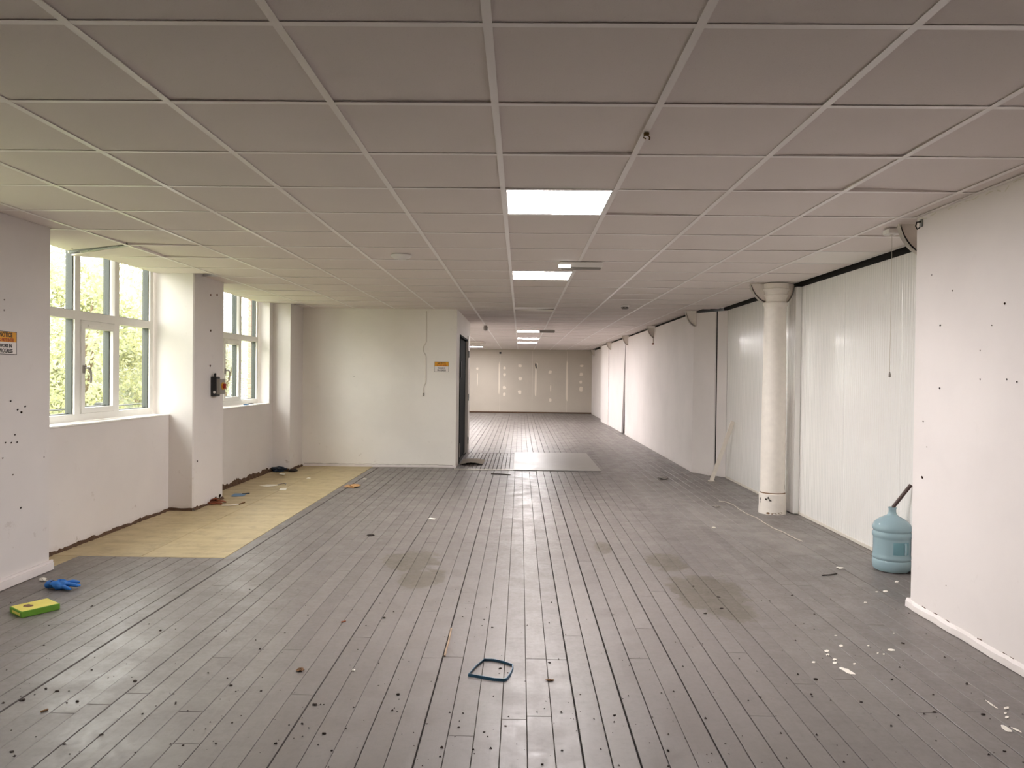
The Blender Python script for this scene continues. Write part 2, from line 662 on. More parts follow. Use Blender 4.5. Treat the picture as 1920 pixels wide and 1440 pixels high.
def board(mb, xa, xb, ya, yb, rr):
    h = rr.uniform(-0.0008, 0.0006)
    t = rr.uniform(-0.0005, 0.0005)
    c = 0.0016
    z0, z1 = h - t, h + t
    vs = [(xa, ya, -0.024), (xb, ya, -0.024), (xb, yb, -0.024), (xa, yb, -0.024),
          (xa, ya, z0 - c), (xb, ya, z1 - c), (xb, yb, z1 - c), (xa, yb, z0 - c),
          (xa + c, ya + c, z0), (xb - c, ya + c, z1), (xb - c, yb - c, z1), (xa + c, yb - c, z0)]
    fs = []
    for o in (0, 4):
        for q in range(4):
            p = (q + 1) % 4
            fs.append((o + q, o + p, o + 4 + p, o + 4 + q))
    fs.append((8, 9, 10, 11))
    mb.add(vs, fs)


boards.sort(key=lambda b: b[2] + 0.25 * abs((b[0] + b[1]) / 2))
rest = MB()
for n, b in enumerate(boards):
    if n < 298:
        mb = MB()
        board(mb, *b, rnd)
        mb.build('floor_board', M['floor'], floor)
    else:
        board(rest, *b, rnd)
o = rest.build('distant_floor_boards', M['floor'], floor)
tag(o, kind='stuff')

# tan sheets that replace the boards below the windows
cutsY = [5.42, 7.05, 8.62, 10.9]
for a, b in zip(cutsY, cutsY[1:]):
    for xa, xb in ((XW, -2.86), (-2.86, TANX)):
        MB().cbox(xa + 0.002, xb - 0.002, a + 0.002, b - 0.002, -0.022, 0.001, 0.0015).build('underlay_sheet', M['sheet'], floor)
MB().cbox(XW + 0.002, -3.322, 5.0, 5.418, -0.022, 0.0005, 0.0015).build('underlay_sheet', M['sheet'], floor)

# ------------------------------------------------------------------ left wall with windows
WY = [(5.03, 7.25, 5.33, 7.22), (7.98, 10.3, 8.24, 10.13)]                      # bays seen: recess from, to, window from, to
WY += [(1.98, 4.20, 2.28, 4.17)]                                                # bay beside the camera
WY += [(14.2, 16.4, 14.35, 16.24), (17.25, 19.45, 17.4, 19.29), (20.3, 22.5, 20.45, 22.34), (23.35, 25.55, 23.5, 25.39)]  # beyond the partition
ZS, ZH = 0.966, 2.66
wl = MB()
XO = -3.80
wl.box(XO, XW, YB, YF, -0.12, ZS)
wl.box(XO, XW, YB, YF, ZH, ZW)
wins = sorted(WY, key=lambda q: q[0])
y = YB
for r0, r1, w0, w1 in wins:
    wl.box(XO, XW, y, w0 - 0.025, ZS, ZH)
    y = w1 + 0.03
wl.box(XO, XW, y, YF, ZS, ZH)
# pilasters between the recesses
y = YB
for r0, r1, w0, w1 in wins:
    b = r0
    if r0 == 14.2:
        wl.box(XW, XP, y, 10.95, -0.12, ZW)
        y = 13.7
    c = 0.012
    wl.prism([(XW, y), (XP - c, y), (XP, y + c), (XP, b - c), (XP - c, b), (XW, b)], -0.12, ZW)
    y = r1
wl.box(XW, XP, y, YF, -0.12, ZW)
wall_left = wl.build('wall_left', M['wall'])
tag(wall_left, 'white plastered left wall with shallow pilasters between the window bays', 'wall', kind='structure')

# crumbled brown scar where the skirting has been torn off
def scar(pts, h0, name='skirting_scar', out=0.006):
    mb = MB()
    rr = random.Random(len(pts) * 7 + int(pts[0][1] * 10))
    for (x0, y0), (x1, y1) in zip(pts, pts[1:]):
        L = math.hypot(x1 - x0, y1 - y0)
        n = max(2, int(L / 0.03))
        nx_, ny_ = (y1 - y0) / L, -(x1 - x0) / L
        vs = []
        for k in range(n + 1):
            f = k / n
            hh = h0 * (0.9 + 0.18 * math.sin(k * 0.37 + y0) + 0.14 * math.sin(k * 1.1) + rr.uniform(-.12, .12)) + (0.012 if rr.random() < 0.05 else 0)
            oo = out * rr.uniform(0.6, 1.8)
            px, py = x0 + (x1 - x0) * f, y0 + (y1 - y0) * f
            vs += [(px + nx_ * oo * 2.2, py + ny_ * oo * 2.2, 0.001), (px + nx_ * oo, py + ny_ * oo, hh * 0.7), (px + nx_ * 0.0005, py + ny_ * 0.0005, hh)]
        fs = []
        for k in range(n):
            a, b = k * 3, k * 3 + 3
            fs += [(a, b, b + 1, a + 1), (a + 1, b + 1, b + 2, a + 2)]
        mb.add(vs, fs)
    return mb.build(name, M['skirt_scar'], wall_left)


scar([(XW, 5.04), (XW, 7.25), (XP, 7.25), (XP, 7.98)], 0.028)
scar([(XW, 7.99), (XW, 10.3)], 0.062, out=0.009)
scar([(XW, 10.3), (XP, 10.3), (XP, 10.9)], 0.034)
# plinth left on the nearest pilaster
mb = MB()
mb.prism([(XP, 4.25), (XP + 0.022, 4.25), (XP + 0.024, 5.035), (XP, 5.05)], 0.004, 0.055)
mb.prism([(XP, 4.25), (XP + 0.014, 4.25), (XP + 0.016, 5.04), (XP, 5.045)], 0.055, 0.07)
mb.build('plinth', M['wall_clean'], wall_left)

# ------------------------------------------------------------------ windows
FW = 0.062
XF0, XF1 = -3.765, -3.69     # frame depth


def make_window(name, w0, w1):
    """uPVC window: three lights wide, two high; the middle lower one opens"""
    t = empty(name, (0, 0, 0), kind='structure')
    L = w1 - w0
    z0, z1, zt = ZS + 0.012, ZH - 0.01, 1.865
    fr = MB()
    fr.box(XF0, XF1, w0, w0 + FW, z0, z1).box(XF0, XF1, w1 - FW, w1, z0, z1)
    fr.box(XF0, XF1, w0 + FW, w1 - FW, z0, z0 + FW).box(XF0, XF1, w0 + FW, w1 - FW, z1 - FW, z1)
    fr.build('window_frame', M['upvc'], t)
    inn = (L - 2 * FW)
    m1, m2 = w0 + FW + inn / 3, w0 + FW + 2 * inn / 3
    mw = 0.036
    for m in (m1, m2):
        MB().box(XF0, XF1 + 0.001, m - mw, m + mw, z0 + FW, z1 - FW).build('mullion', M['upvc'], t)
    MB().box(XF0, XF1 + 0.002, w0 + FW, w1 - FW, zt - 0.036, zt + 0.036).build('transom', M['upvc'], t)
    cols = [(w0 + FW, m1 - mw), (m1 + mw, m2 - mw), (m2 + mw, w1 - FW)]
    for ci, (a, b) in enumerate(cols):
        for ri, (za, zb) in enumerate(((z0 + FW, zt - 0.036), (zt + 0.036, z1 - FW))):
            if ci == 1 and ri == 0:
                cs = MB()
                k = 0.05
                xa, xb = XF0 + 0.01, XF1 + 0.014
                cs.box(xa, xb, a + 0.004, a + k, za + 0.004, zb - 0.004).box(xa, xb, b - k, b - 0.004, za + 0.004, zb - 0.004)
                cs.box(xa, xb, a + k, b - k, za + 0.004, za + k).box(xa, xb, a + k, b - k, zb - k - 0.02, zb - 0.004)
                co = cs.build('casement', M['upvc'], t)
                hd = MB()
                hz = (za + zb) / 2 - 0.02
                hd.cbox(xb, xb + 0.012, a + 0.012, a + 0.04, hz - 0.035, hz + 0.035, 0.003)
                hd.tube([(xb + 0.012, a + 0.026, hz + 0.01), (xb + 0.045, a + 0.026, hz + 0.012), (xb + 0.052, a + 0.032, hz + 0.004), (xb + 0.05, a + 0.05, hz - 0.025), (xb + 0.048, a + 0.056, hz - 0.075), (xb + 0.046, a + 0.054, hz - 0.115)], 0.009, 8)
                hd.build('handle', M['grey_plastic'], co)
                MB().cbox(xb, xb + 0.016, a + 0.08, b - 0.05, zb - 0.058, zb - 0.034, 0.004).build('trickle_vent', M['upvc'], co)
                a, b, za, zb = a + k, b - k, za + k, zb - k - 0.02
            g = MB()
            g.box(XF0 + 0.034, XF0 + 0.04, a, b, za, zb)
            po = g.build('pane', M['glass'], t)
            # dark glazing rebate outside the glass edge
            gk = MB()
            xo = XF0 + 0.004
            gk.box(xo, XF0 + 0.058, b - 0.012, b - 0.0005, za, zb)
            gk.box(xo, XF0 + 0.033, a + 0.0005, a + 0.010, za, zb)
            gk.box(xo, XF0 + 0.033, a + 0.01, b - 0.012, za, za + 0.008)
            gk.build('gasket', M['gasket'], po)
    sl = MB()
    sl.cbox(XF1 - 0.005, XW + 0.012, w0 - 0.02, w1 + 0.026, ZS - 0.004, ZS + 0.011, 0.003)
    sl.build('window_sill', M['upvc'], t)
    return t


win = make_window('window_1', WY[0][2], WY[0][3])
tag(win, 'large white framed window in the nearer visible bay, middle lower light with a handle', 'window')
index_kids(win)
names = ['window_2', 'window_3', 'window_4', 'window_5', 'window_6', 'window_7']
labs = ['smaller looking white framed window beyond the pilaster with the rotary switch',
        'white framed window in the bay beside the camera, left of the picture edge',
        'first white framed window beyond the partition box', 'second white framed window beyond the partition box',
        'third white framed window beyond the partition box', 'last white framed window before the far wall']
for nm, lb, q in zip(names, labs, WY[1:]):
    c = copy_tree(win)
    c.name = nm
    c['label'] = lb
    c.location = (0, q[2] - WY[0][2], 0)

# outer brick piers, seen through the panes
def brick_pier(y0, y1, x1=-3.98):
    MB().box(x1 + 0.012, XO, y0 + 0.012, y1, -0.3, 2.9).build('mortar_core', M['mortar'], wall_left)
    bm = MB().cbox(-0.1075, 0.1075, -0.051, 0.051, -0.0325, 0.0325, 0.004).mesh('brick', M['brick'])
    hm = MB().cbox(-0.051, 0.051, -0.051, 0.051, -0.0325, 0.0325, 0.004).mesh('brick', M['brick'])
    z = 0.60
    k = 0
    rr = random.Random(3)
    while z < 2.62:
        j = rr.uniform(-0.003, 0.003)
        if k % 2 == 0:
            link('brick', bm, wall_left, (x1 + 0.1075, y0 + 0.051 + j, z))
        else:
            link('brick', hm, wall_left, (x1 + 0.051, y0 + 0.051 + j, z))
            link('brick', hm, wall_left, (x1 + 0.051 + 0.1127, y0 + 0.051 - j, z))
        z += 0.0755
        k += 1


brick_pier(7.58, 8.0)
brick_pier(10.5, 10.9)

# ------------------------------------------------------------------ partition box with the dark door
XBX = -0.965
wp = MB()
wp.box(XW - 0.02, XBX, 10.9, 11.0, -0.12, ZW)
DY0, DY1, DZ = 11.42, 13.10, 2.045
wp.box(XBX - 0.1, XBX, 11.0, DY0, -0.12, ZW)
wp.box(XBX - 0.1, XBX, DY1, 13.75, -0.12, ZW)
wp.box(XBX - 0.1, XBX, DY0, DY1, DZ, ZW)
wp.box(XW, XBX - 0.1, 13.65, 13.75, -0.12, ZW)
wall_p = wp.build('wall_partition', M['wall_part'])
tag(wall_p, 'off-white partition box jutting into the room behind the windows, sign on its face', 'wall', kind='structure')
sk = MB()
sk.box(XP + 0.02, XBX + 0.008, 10.888, 10.9, 0.002, 0.035)
sk.build('plinth', M['wall_clean'], wall_p)
mb = MB()
rr = random.Random(5)
vs, fs = [], []
xs = [XP + 0.03 + i * 0.05 for i in range(46)]
for x in xs:
    h = 0.040 + rr.uniform(-0.002, 0.008)
    vs += [(x, 10.8975, h - 0.004), (x, 10.8975, h)]
fs = [(2 * i, 2 * i + 2, 2 * i + 3, 2 * i + 1) for i in range(len(xs) - 1)]
mb.add(vs, fs)
mb.build('plinth_crack', M['skirt_scar'], wall_p)

door = empty('door_1', (0, 0, 0), 'near-black door in the side of the partition box', 'door', kind='structure')
dl = MB()
dl.cbox(XBX - 0.075, XBX - 0.03, DY0 + 0.03, DY1 - 0.03, 0.012, DZ - 0.03, 0.003)
dlo = dl.build('door_leaf', M['door'], door)
fr = MB()
fr.box(XBX - 0.09, XBX + 0.012, DY0 + 0.001, DY0 + 0.03, 0, DZ - 0.001)
fr.box(XBX - 0.09, XBX + 0.012, DY0 + 0.03, DY1 - 0.03, DZ - 0.03, DZ - 0.001)
fr.build('door_frame', M['door'], door)
fr = MB()
fr.box(XBX - 0.09, XBX + 0.016, DY1 - 0.03, DY1 - 0.001, 0, DZ - 0.001)
fr.box(XBX + 0.001, XBX + 0.02, DY1 - 0.002, DY1 + 0.13, 0.002, DZ + 0.06)
fr.build('architrave', M['trim'], door)
for z in (0.22, 1.0, 1.78):
    h = MB()
    h.cbox(XBX + 0.021, XBX + 0.028, DY1 + 0.0, DY1 + 0.07, z - 0.06, z + 0.06, 0.002)
    h.tube([(XBX + 0.028, DY1 + 0.0, z - 0.06), (XBX + 0.028, DY1 + 0.0, z + 0.06)], 0.01, 8)
    h.build('hinge', M['metal'], door)
h = MB()
h.cbox(XBX + 0.0125, XBX + 0.03, DY0 + 0.005, DY0 + 0.06, 1.36, 1.62, 0.003)
h.build('lock_keep', M['black'], door)
h = MB()
h.cbox(XBX + 0.0125, XBX + 0.022, DY0 - 0.02, DY0 + 0.03, 0.10, 0.32, 0.003)
h.build('kick_plate', M['grey_plastic'], door)

# ------------------------------------------------------------------ far and back walls
far = MB().box(-4.0, 3.4, YF, YF + 0.12, -0.12, ZW).build('wall_far', M['wall_far'])
tag(far, 'beige far end wall marked with pale filler streaks and dabs', 'wall', kind='structure')
MB().cbox(-0.80, -0.73, YF - 0.03, YF, 2.22, 2.29, 0.006).build('junction_box', M['black'], far)
for x in (-0.765, 0.45, 1.75):
    MB().box(x - 0.004, x + 0.004, YF - 0.002, YF, 0.02, 2.34).build('board_seam', M['trim'], far)
MB().box(XW, 2.7, YF - 0.012, YF, 0.002, 0.05).build('skirting', M['skirt_scar'], far)


def patch(cx, cz, wx, hz, seed):
    rr = random.Random(seed)
    pts = []
    n = 14
    for k in range(n):
        a = 2 * PI * k / n
        s = rr.uniform(0.75, 1.2)
        ex = math.copysign(abs(math.cos(a)) ** 0.6, math.cos(a))
        ez = math.copysign(abs(math.sin(a)) ** 0.6, math.sin(a))
        pts.append((cx + wx * ex * s, cz + hz * ez * rr.uniform(0.9, 1.1)))
    mb = MB()
    mb.prism_y(pts, YF - 0.003, YF)
    mb.build('filler_patch', M['filler'], far)


for i, (x, z, a, b) in enumerate(((0.58, 1.28, 0.035, 0.62), (0.60, 1.80, 0.06, 0.1), (1.75, 1.20, 0.035, 0.78), (-0.80, 1.30, 0.02, 0.62),
                                  (-0.60, 1.69, 0.05, 0.05), (-0.60, 1.43, 0.05, 0.06), (-0.60, 0.95, 0.06, 0.06), (-0.60, 0.70, 0.05, 0.06),
                                  (-0.02, 1.78, 0.08, 0.05), (0.0, 1.30, 0.07, 0.06), (-0.02, 0.79, 0.06, 0.07), (1.12, 1.55, 0.06, 0.06),
                                  (1.13, 0.50, 0.05, 0.06), (1.14, 0.95, 0.02, 0.12), (2.30, 1.80, 0.07, 0.04), (2.28, 1.48, 0.06, 0.06),
                                  (2.27, 1.19, 0.05, 0.06), (2.28, 0.93, 0.06, 0.1), (-1.62, 1.65, 0.04, 0.05), (-1.62, 1.25, 0.015, 0.25))):
    patch(x, z, a, b, i)
back = MB().box(-4.0, 3.4, YB - 0.12, YB, -0.12, ZW).build('wall_back', M['wall'])
tag(back, 'plain white end wall behind the camera', 'wall', kind='structure')

# ------------------------------------------------------------------ right side
wr = MB()
wr.prism([(2.41, YB), (3.4, YB), (3.4, 4.46), (2.418, 4.46), (2.41, 4.452)], -0.12, ZW)
wall_block = wr.build('wall_right_near', M['wall_clean'])
tag(wall_block, 'pinkish white near right wall ending in a sharp corner beside the water bottle', 'wall', kind='structure')
# chipped plaster skirting at its foot
mb = MB()
rr = random.Random(9)
ys = [1.2 + i * 0.055 for i in range(60)]
ys = [v for v in ys if v < 4.46] + [4.49]
vs, fs = [], []
for v in ys:
    a = 0.016 + rr.uniform(-0.004, 0.006)
    hh = 0.052 + rr.uniform(-0.003, 0.004)
    vs += [(2.41 - a, v, 0.003), (2.41 - a + 0.002, v, hh * 0.7), (2.41 - 0.003, v, hh), (2.43, v, hh)]
for k in range(len(ys) - 1):
    for q in range(3):
        fs.append((k * 4 + q, k * 4 + q + 1, k * 4 + 5 + q, k * 4 + 4 + q))
k = len(ys) - 1
fs.append((k * 4, k * 4 + 1, k * 4 + 2, k * 4 + 3))
mb.add(vs, fs)
mb.build('plinth', M['wall_clean'], wall_block)
mb = MB()
xs = 2.41
vs, fs = [], []
ys = [3.2 + i * 0.04 for i in range(30)]
for v in ys:
    h = 0.056 + rr.uniform(-0.002, 0.004)
    vs += [(xs - 0.0035, v, h - 0.004), (xs - 0.0035, v, h + 0.001)]
fs = [(2 * i, 2 * i + 2, 2 * i + 3, 2 * i + 1) for i in range(len(ys) - 1) if rr.random() < 0.45]
mb.add(vs, fs)
mb.build('plinth_crack', M['skirt_scar'], wall_block)
# rough plaster edge under the ceiling
mb = MB()
vs, fs = [], []
ys = [2.6 + i * 0.03 for i in range(62)]
for v in ys:
    h = ZC - 0.012 - abs(rr.gauss(0, 0.012))
    vs += [(2.41 - 0.0015, v, h - 0.006 * rr.random()), (2.41 - 0.0015, v, h + 0.003)]
fs = [(2 * i, 2 * i + 2, 2 * i + 3, 2 * i + 1) for i in range(len(ys) - 1) if rr.random() < 0.6]
mb.add(vs, fs)
mb.build('plaster_edge', M['trim'], wall_block)

# screw holes and knocks in the plaster
def wall_x(px_, py_, xw):
    d = R_ * ((px_ - 960) / F_PX) - U_ * ((py_ - 720) / F_PX) + _f
    t = xw / d.x
    return d.y * t, HCAM + d.z * t


for wall, xw, sg, pts in ((wall_left, XP, 1, ((8, 562, 5), (20, 752, 5), (33, 768, 6), (40, 773, 7), (47, 762, 6), (28, 815, 5), (10, 830, 5), (21, 830, 5), (32, 829, 5), (5, 859, 5), (24, 890, 5), (39, 952, 6), (395, 553, 7), (407, 553, 8), (395, 620, 7), (394, 686, 7), (370, 865, 6), (412, 930, 12), (404, 934, 10))),
                          (wall_block, 2.41, -1, ((1786, 545, 5), (1763, 610, 6), (1884, 569, 7), (1838, 657, 4), (1838, 711, 5), (1888, 711, 5), (1907, 716, 5), (1762, 728, 6), (1731, 790, 5), (1729, 895, 8), (1860, 610, 4), (1738, 838, 4), (1774, 1098, 4)))):
    for hx, hy, s_ in pts:
        y_, z_ = wall_x(hx, hy, xw)
        r = s_ * y_ / F_PX * 0.33
        mb = MB()
        mb.add([(xw + sg * 0.0008, y_ + r * 1.3 * math.cos(2 * PI * k / 7), z_ + r * math.sin(2 * PI * k / 7) * (0.8 + 0.4 * (k % 2))) for k in range(7)], [tuple(range(7)), tuple(range(6, -1, -1))])
        mb.build('screw_hole', M['debris2'] if s_ >= 7 else M['hole_faint'], wall)

# insulated cladding wall
clad = MB().box(2.905, 3.0, 4.40, 10.4, -0.12, ZW).build('wall_cladding', M['black_gap'])
tag(clad, 'white glossy ribbed cladding wall behind the round column', 'wall', kind='structure')
ys = [4.46, 5.537, 6.506, 7.512, 8.47, 9.43, 10.17]
for a, b in zip(ys, ys[1:]):
    mb = MB()
    c = 0.004
    mb.prism([(2.90, a + 0.001), (2.906, a + 0.001), (2.906, b - 0.001), (2.90, b - 0.001), (2.896, b - 0.006), (2.896, a + 0.006)][::-1], 0.003, 2.352)
    mb.build('cladding_panel', M['clad'], clad)
MB().box(2.888, 2.8955, 4.46, 10.16, 0.002, 0.028).build('base_channel', M['trim'], clad)
MB().cbox(2.835, 2.8955, 7.50, 7.72, 0.004, 2.352, 0.004).build('corner_post', M['clad'], clad)

# box-out and the long right wall beyond
bo = MB()
P1, P2, P3 = (2.905, 10.19), (2.79, 10.34), (2.556, 10.74)


def slab(mb, a, b, t, z0, z1):
    L = math.hypot(b[0] - a[0], b[1] - a[1])
    nx_, ny_ = -(b[1] - a[1]) / L * t, (b[0] - a[0]) / L * t
    mb.prism([a, b, (b[0] - nx_, b[1] - ny_), (a[0] - nx_, a[1] - ny_)], z0, z1)


ZR = 2.35
bo.prism([(2.556, 10.74), (2.556, 17.66), (3.0, 17.66), (3.0, 10.74)][::-1], -0.12, ZR)
bo.prism([(2.556, 10.74), (2.775, 10.362), (3.0, 10.362), (3.0, 10.74)], -0.12, ZR)
wr2 = bo.build('wall_right', M['wall_clean'])
tag(wr2, 'long cream white right wall running to the far end below iron brackets', 'wall', kind='structure')
b2 = MB().prism([(2.80, 10.335), (2.90, 10.20), (3.0, 10.20), (3.0, 10.335)], 0.002, ZR)
b2.build('trim_board', M['wall_clean'], wr2)
MB().prism([(2.79, 10.352), (2.802, 10.338), (3.0, 10.338), (3.0, 10.352)], 0.001, ZR).build('dark_joint', M['black_gap'], wr2)
# far sheets: the first leans, leaving a tapering dark gap
mb = MB()
mb.add([(2.556, 18.2, 0.0), (2.556, 17.69, ZR), (2.556, 20.9, ZR), (2.556, 20.9, 0.0),
        (2.60, 18.2, 0.0), (2.60, 17.69, ZR), (2.60, 20.9, ZR), (2.60, 20.9, 0.0)],
       [(0, 1, 2, 3), (7, 6, 5, 4), (0, 4, 5, 1), (1, 5, 6, 2), (2, 6, 7, 3), (3, 7, 4, 0)])
mb.build('wall_sheet', M['wall_clean'], wr2)
MB().box(2.53, 2.60, 20.9, 22.7, 0, ZR).build('wall_sheet', M['wall_clean'], wr2)
MB().box(2.68, 2.74, 22.7, YF, 0, ZR).build('wall_sheet', M['wall_clean'], wr2)
MB().box(2.98, 3.1, 17.66, YF, -0.12, ZW).build('wall_backing', M['dark'], wr2)
MB().box(2.60, 3.1, 22.6, 22.69, -0.12, ZR).build('return_board', M['dark'], wr2)
MB().box(2.62, 3.4, 10.5, YF, ZR + 0.03, ZW).build('wall_head', M['dark'], wr2)

# ------------------------------------------------------------------ ceiling
ceil = MB()
ceil.box(-4.0, 3.4, YB - 0.1, YF + 0.1, ZW, ZW + 0.15)
ceil = ceil.build('ceiling', M['plenum'])
tag(ceil, 'suspended ceiling of square pinkish grey tiles in a white metal grid', 'ceiling', kind='structure')
LIT = [(4, 3), (4, 8), (4, 23), (4, 28), (4, 32), (1, 38), (4, -12), (0, 22), (0, 27), (0, 32)]  # last three are added out of view to brighten the far room
OFF = (8, 6)
OPEN = (4, 14)
solid = [(-5, XP, YB, 5.03), (-5, XP, 7.25, 7.98), (-5, XP, 10.3, 10.9), (-5, XBX, 10.9, 13.75), (2.41, 9, YB, 4.46), (2.72, 9, 10.36, YF), (2.6, 9, 10.74, 20.9),
         (-5, XP, 13.7, 14.2), (-5, XP, 16.4, 17.25), (-5, XP, 19.45, 20.3), (-5, XP, 22.5, 23.35), (-5, XP, 25.55, 30)]
XT0, XT1 = -3.684, 2.84
JN = 41
IN = (-2, 9)


def clip_rect(x0, x1, y0, y1):
    for a, b, c, d in solid:
        if a < x1 and b > x0 and c < y1 and d > y0:
            ox, oy = min(b, x1) - max(a, x0), min(d, y1) - max(c, y0)
            fx, fy = ox / (x1 - x0), oy / (y1 - y0)
            if fx > 0.999 and fy > 0.999:
                return None
            if fy > 0.6:                      # trim in x
                if a <= x0:
                    x0 = b
                elif b >= x1:
                    x1 = a
            elif fx > 0.6:
                if c <= y0:
                    y0 = d
                elif d >= y1:
                    y1 = c
            if x1 - x0 < 0.03 or y1 - y0 < 0.03:
                return None
    return x0, x1, y0, y1


lifts = {  # (i, j): lift of the corners (near left, near right, far left, far right)
    (7, 2): (0, 0, 0.022, 0.004), (6, 2): (0, 0.0, 0.0, 0.012), (7, 3): (0.0, 0, 0.004, 0), (4, 1): (0, 0.002, 0.003, 0.012), (5, 3): (0, 0, 0.012, 0.002),
    (3, 0): (0, 0, 0.004, 0.007), (2, 0): (0, 0, 0.005, 0.003), (4, 0): (0, 0, 0.003, 0.004), (5, 0): (0, 0, 0.004, 0.004), (6, 1): (0, 0, 0.004, 0.008),
    (-1, 5): (0, 0, 0.016, 0.003), (-1, 6): (0.022, 0.003, 0.016, 0.002), (-2, 5): (0, 0, 0.006, 0.016), (-2, 6): (-0.05, 0.004, -0.012, 0.012), (-2, 7): (0.0, 0.016, 0, 0.0),
    (8, 4): (0, 0, 0.006, 0.012), (8, 5): (0.01, 0.012, 0, 0), (7, 5): (0, 0, 0, 0.006), (6, 5): (0, 0, 0.004, 0.0)}
TZ = ZC + 0.0015
TT = 0.015
tile_me = MB().box(-0.297, 0.297, -0.297, 0.297, 0, TT).mesh('ceiling_tile', M['tile'])
rr = random.Random(11)
tiles = []
for j in range(-2, JN + 2):
    for i in range(IN[0], IN[1]):
        x0, y0 = GX0 + i * GP, GY0 + j * GP
        x1, y1 = x0 + GP, y0 + GP
        if y1 > YF + 0.55 or (i, j) in LIT or (i, j) == OFF:
            continue
        x0, x1 = max(x0, XT0), min(x1, XT1)
        y1 = min(y1, YF - 0.003)
        q = clip_rect(x0, x1, y0, y1)
        if q:
            tiles.append((i, j) + q)
tiles.sort(key=lambda t: max(t[4], 1.9) + 0.1 * abs(t[2]))
rest = MB()
for n, (i, j, x0, x1, y0, y1) in enumerate(tiles):
    full = abs(x1 - x0 - GP) < 1e-4 and abs(y1 - y0 - GP) < 1e-4
    L = lifts.get((i, j))
    if L is None:
        L = [max(0, rr.gauss(0.0, 0.0010)) for _ in range(4)]
    if (i, j) == OPEN:
        L = (-0.0, 0.0, 0.018, 0.034)
    a, b, c, d = x0 + 0.003, x1 - 0.003, y0 + 0.003, y1 - 0.003
    vs = [(a, c, TZ + L[0]), (b, c, TZ + L[1]), (b, d, TZ + L[3]), (a, d, TZ + L[2])]
    if (i, j) == (-2, 5):      # slipped out of its grid: the far edge hangs askew
        vs[3], vs[2] = (a, 5.835, TZ - 0.020), (b, 5.655, TZ + 0.004)
    if (i, j) == (-2, 6):
        vs[0], vs[1] = (a, 5.885, TZ - 0.052), (b, 5.690, TZ + 0.002)
    vs += [(p[0], p[1], p[2] + TT) for p in vs]
    fs = [(3, 2, 1, 0), (4, 5, 6, 7), (0, 1, 5, 4), (1, 2, 6, 5), (2, 3, 7, 6), (3, 0, 4, 7)]
    if n < 298:
        MB().add(vs, fs).build('ceiling_tile', M['grid'] if (i, j) == OPEN else M['tile'], ceil)
    else:
        rest.add(vs, fs)
o = rest.build('distant_ceiling_tiles', M['tile'], ceil)
tag(o, kind='stuff')
# plain tiled area behind the camera
MB().box(XP, 2.41, YB, GY0 - 2 * GP, ZC + 0.001, ZC + 0.016).build('ceiling_behind_camera', M['tile'], ceil)


def free_spans(axis, at, a, b):
    iv = [(a, b)]
    for x0, x1, y0, y1 in solid:
        if axis == 'y' and x0 < at < x1:
            iv = sub(iv, y0, y1)
        if axis == 'x' and y0 < at < y1:
            iv = sub(iv, x0, x1)
    return [s for s in iv if s[1] - s[0] > 0.03]


ZG = ZC - 0.0022
for i in range(IN[0] + 1, IN[1]):
    x = GX0 + i * GP
    mb = MB()
    for a, b in free_spans('y', x, GY0 - 2 * GP, YF - 0.002):
        mb.box(x - 0.0135, x + 0.0135, a, b, ZG, ZG + 0.0017)
        mb.box(x - 0.0012, x + 0.0012, a, b, ZG + 0.0017, ZG + 0.032)
    mb.build('main_runner', M['grid'], ceil)
for j in range(-2, JN + 1):
    y = GY0 + j * GP
    mb = MB()
    for a, b in free_spans('x', y, XT0, XT1):
        if j == 6:
            a = max(a, -3.104)
        mb.box(a, b, y - 0.012, y + 0.012, ZG + 0.0003, ZG + 0.0018)
        mb.box(a, b, y - 0.0012, y + 0.0012, ZG + 0.0018, ZG + 0.030)
    mb.build('cross_tee', M['grid'], ceil)
# white angle along the near right wall and the cladding edge
MB().box(2.385, 2.4085, 1.0, 4.46, ZG - 0.002, ZG).build('edge_angle', M['grid'], ceil)
mb = MB()
mb.box(XT1 - 0.02, XT1 + 0.002, 4.5, 10.3, ZG, ZG + 0.0016).box(XT1, XT1 + 0.002, 4.5, 10.3, ZG, ZG + 0.03)
mb.build('edge_angle', M['grid'], ceil)


# LED panels
def led_panel(name, i, j, label, lit=True, group=None):
    x0, y0 = GX0 + i * GP, GY0 + j * GP
    x1 = min(x0 + GP, XT1)
    t = empty(name, (x0 + GP / 2, y0 + GP / 2, ZC), label, 'ceiling light', group)
    hx, hy = (x1 - x0) / 2 - 0.004, GP / 2 - 0.004
    ox = (x0 + x1) / 2 - (x0 + GP / 2)
    f = MB()
    k = 0.016
    f.box(ox - hx, ox + hx, -hy, -hy + k, -0.002, 0.03).box(ox - hx, ox + hx, hy - k, hy, -0.002, 0.03)
    f.box(ox - hx, ox - hx + k, -hy + k, hy - k, -0.002, 0.03).box(ox + hx - k, ox + hx, -hy + k, hy - k, -0.002, 0.03)
    f.box(ox - hx, ox + hx, -hy, hy, 0.03, 0.034)
    f.build('frame', M['white'], t)
    d = MB().box(ox - hx + k, ox + hx - k, -hy + k, hy - k, 0.001, 0.006)
    d.build('diffuser', M['led'] if lit else M['diffuser_off'], t)
    return t


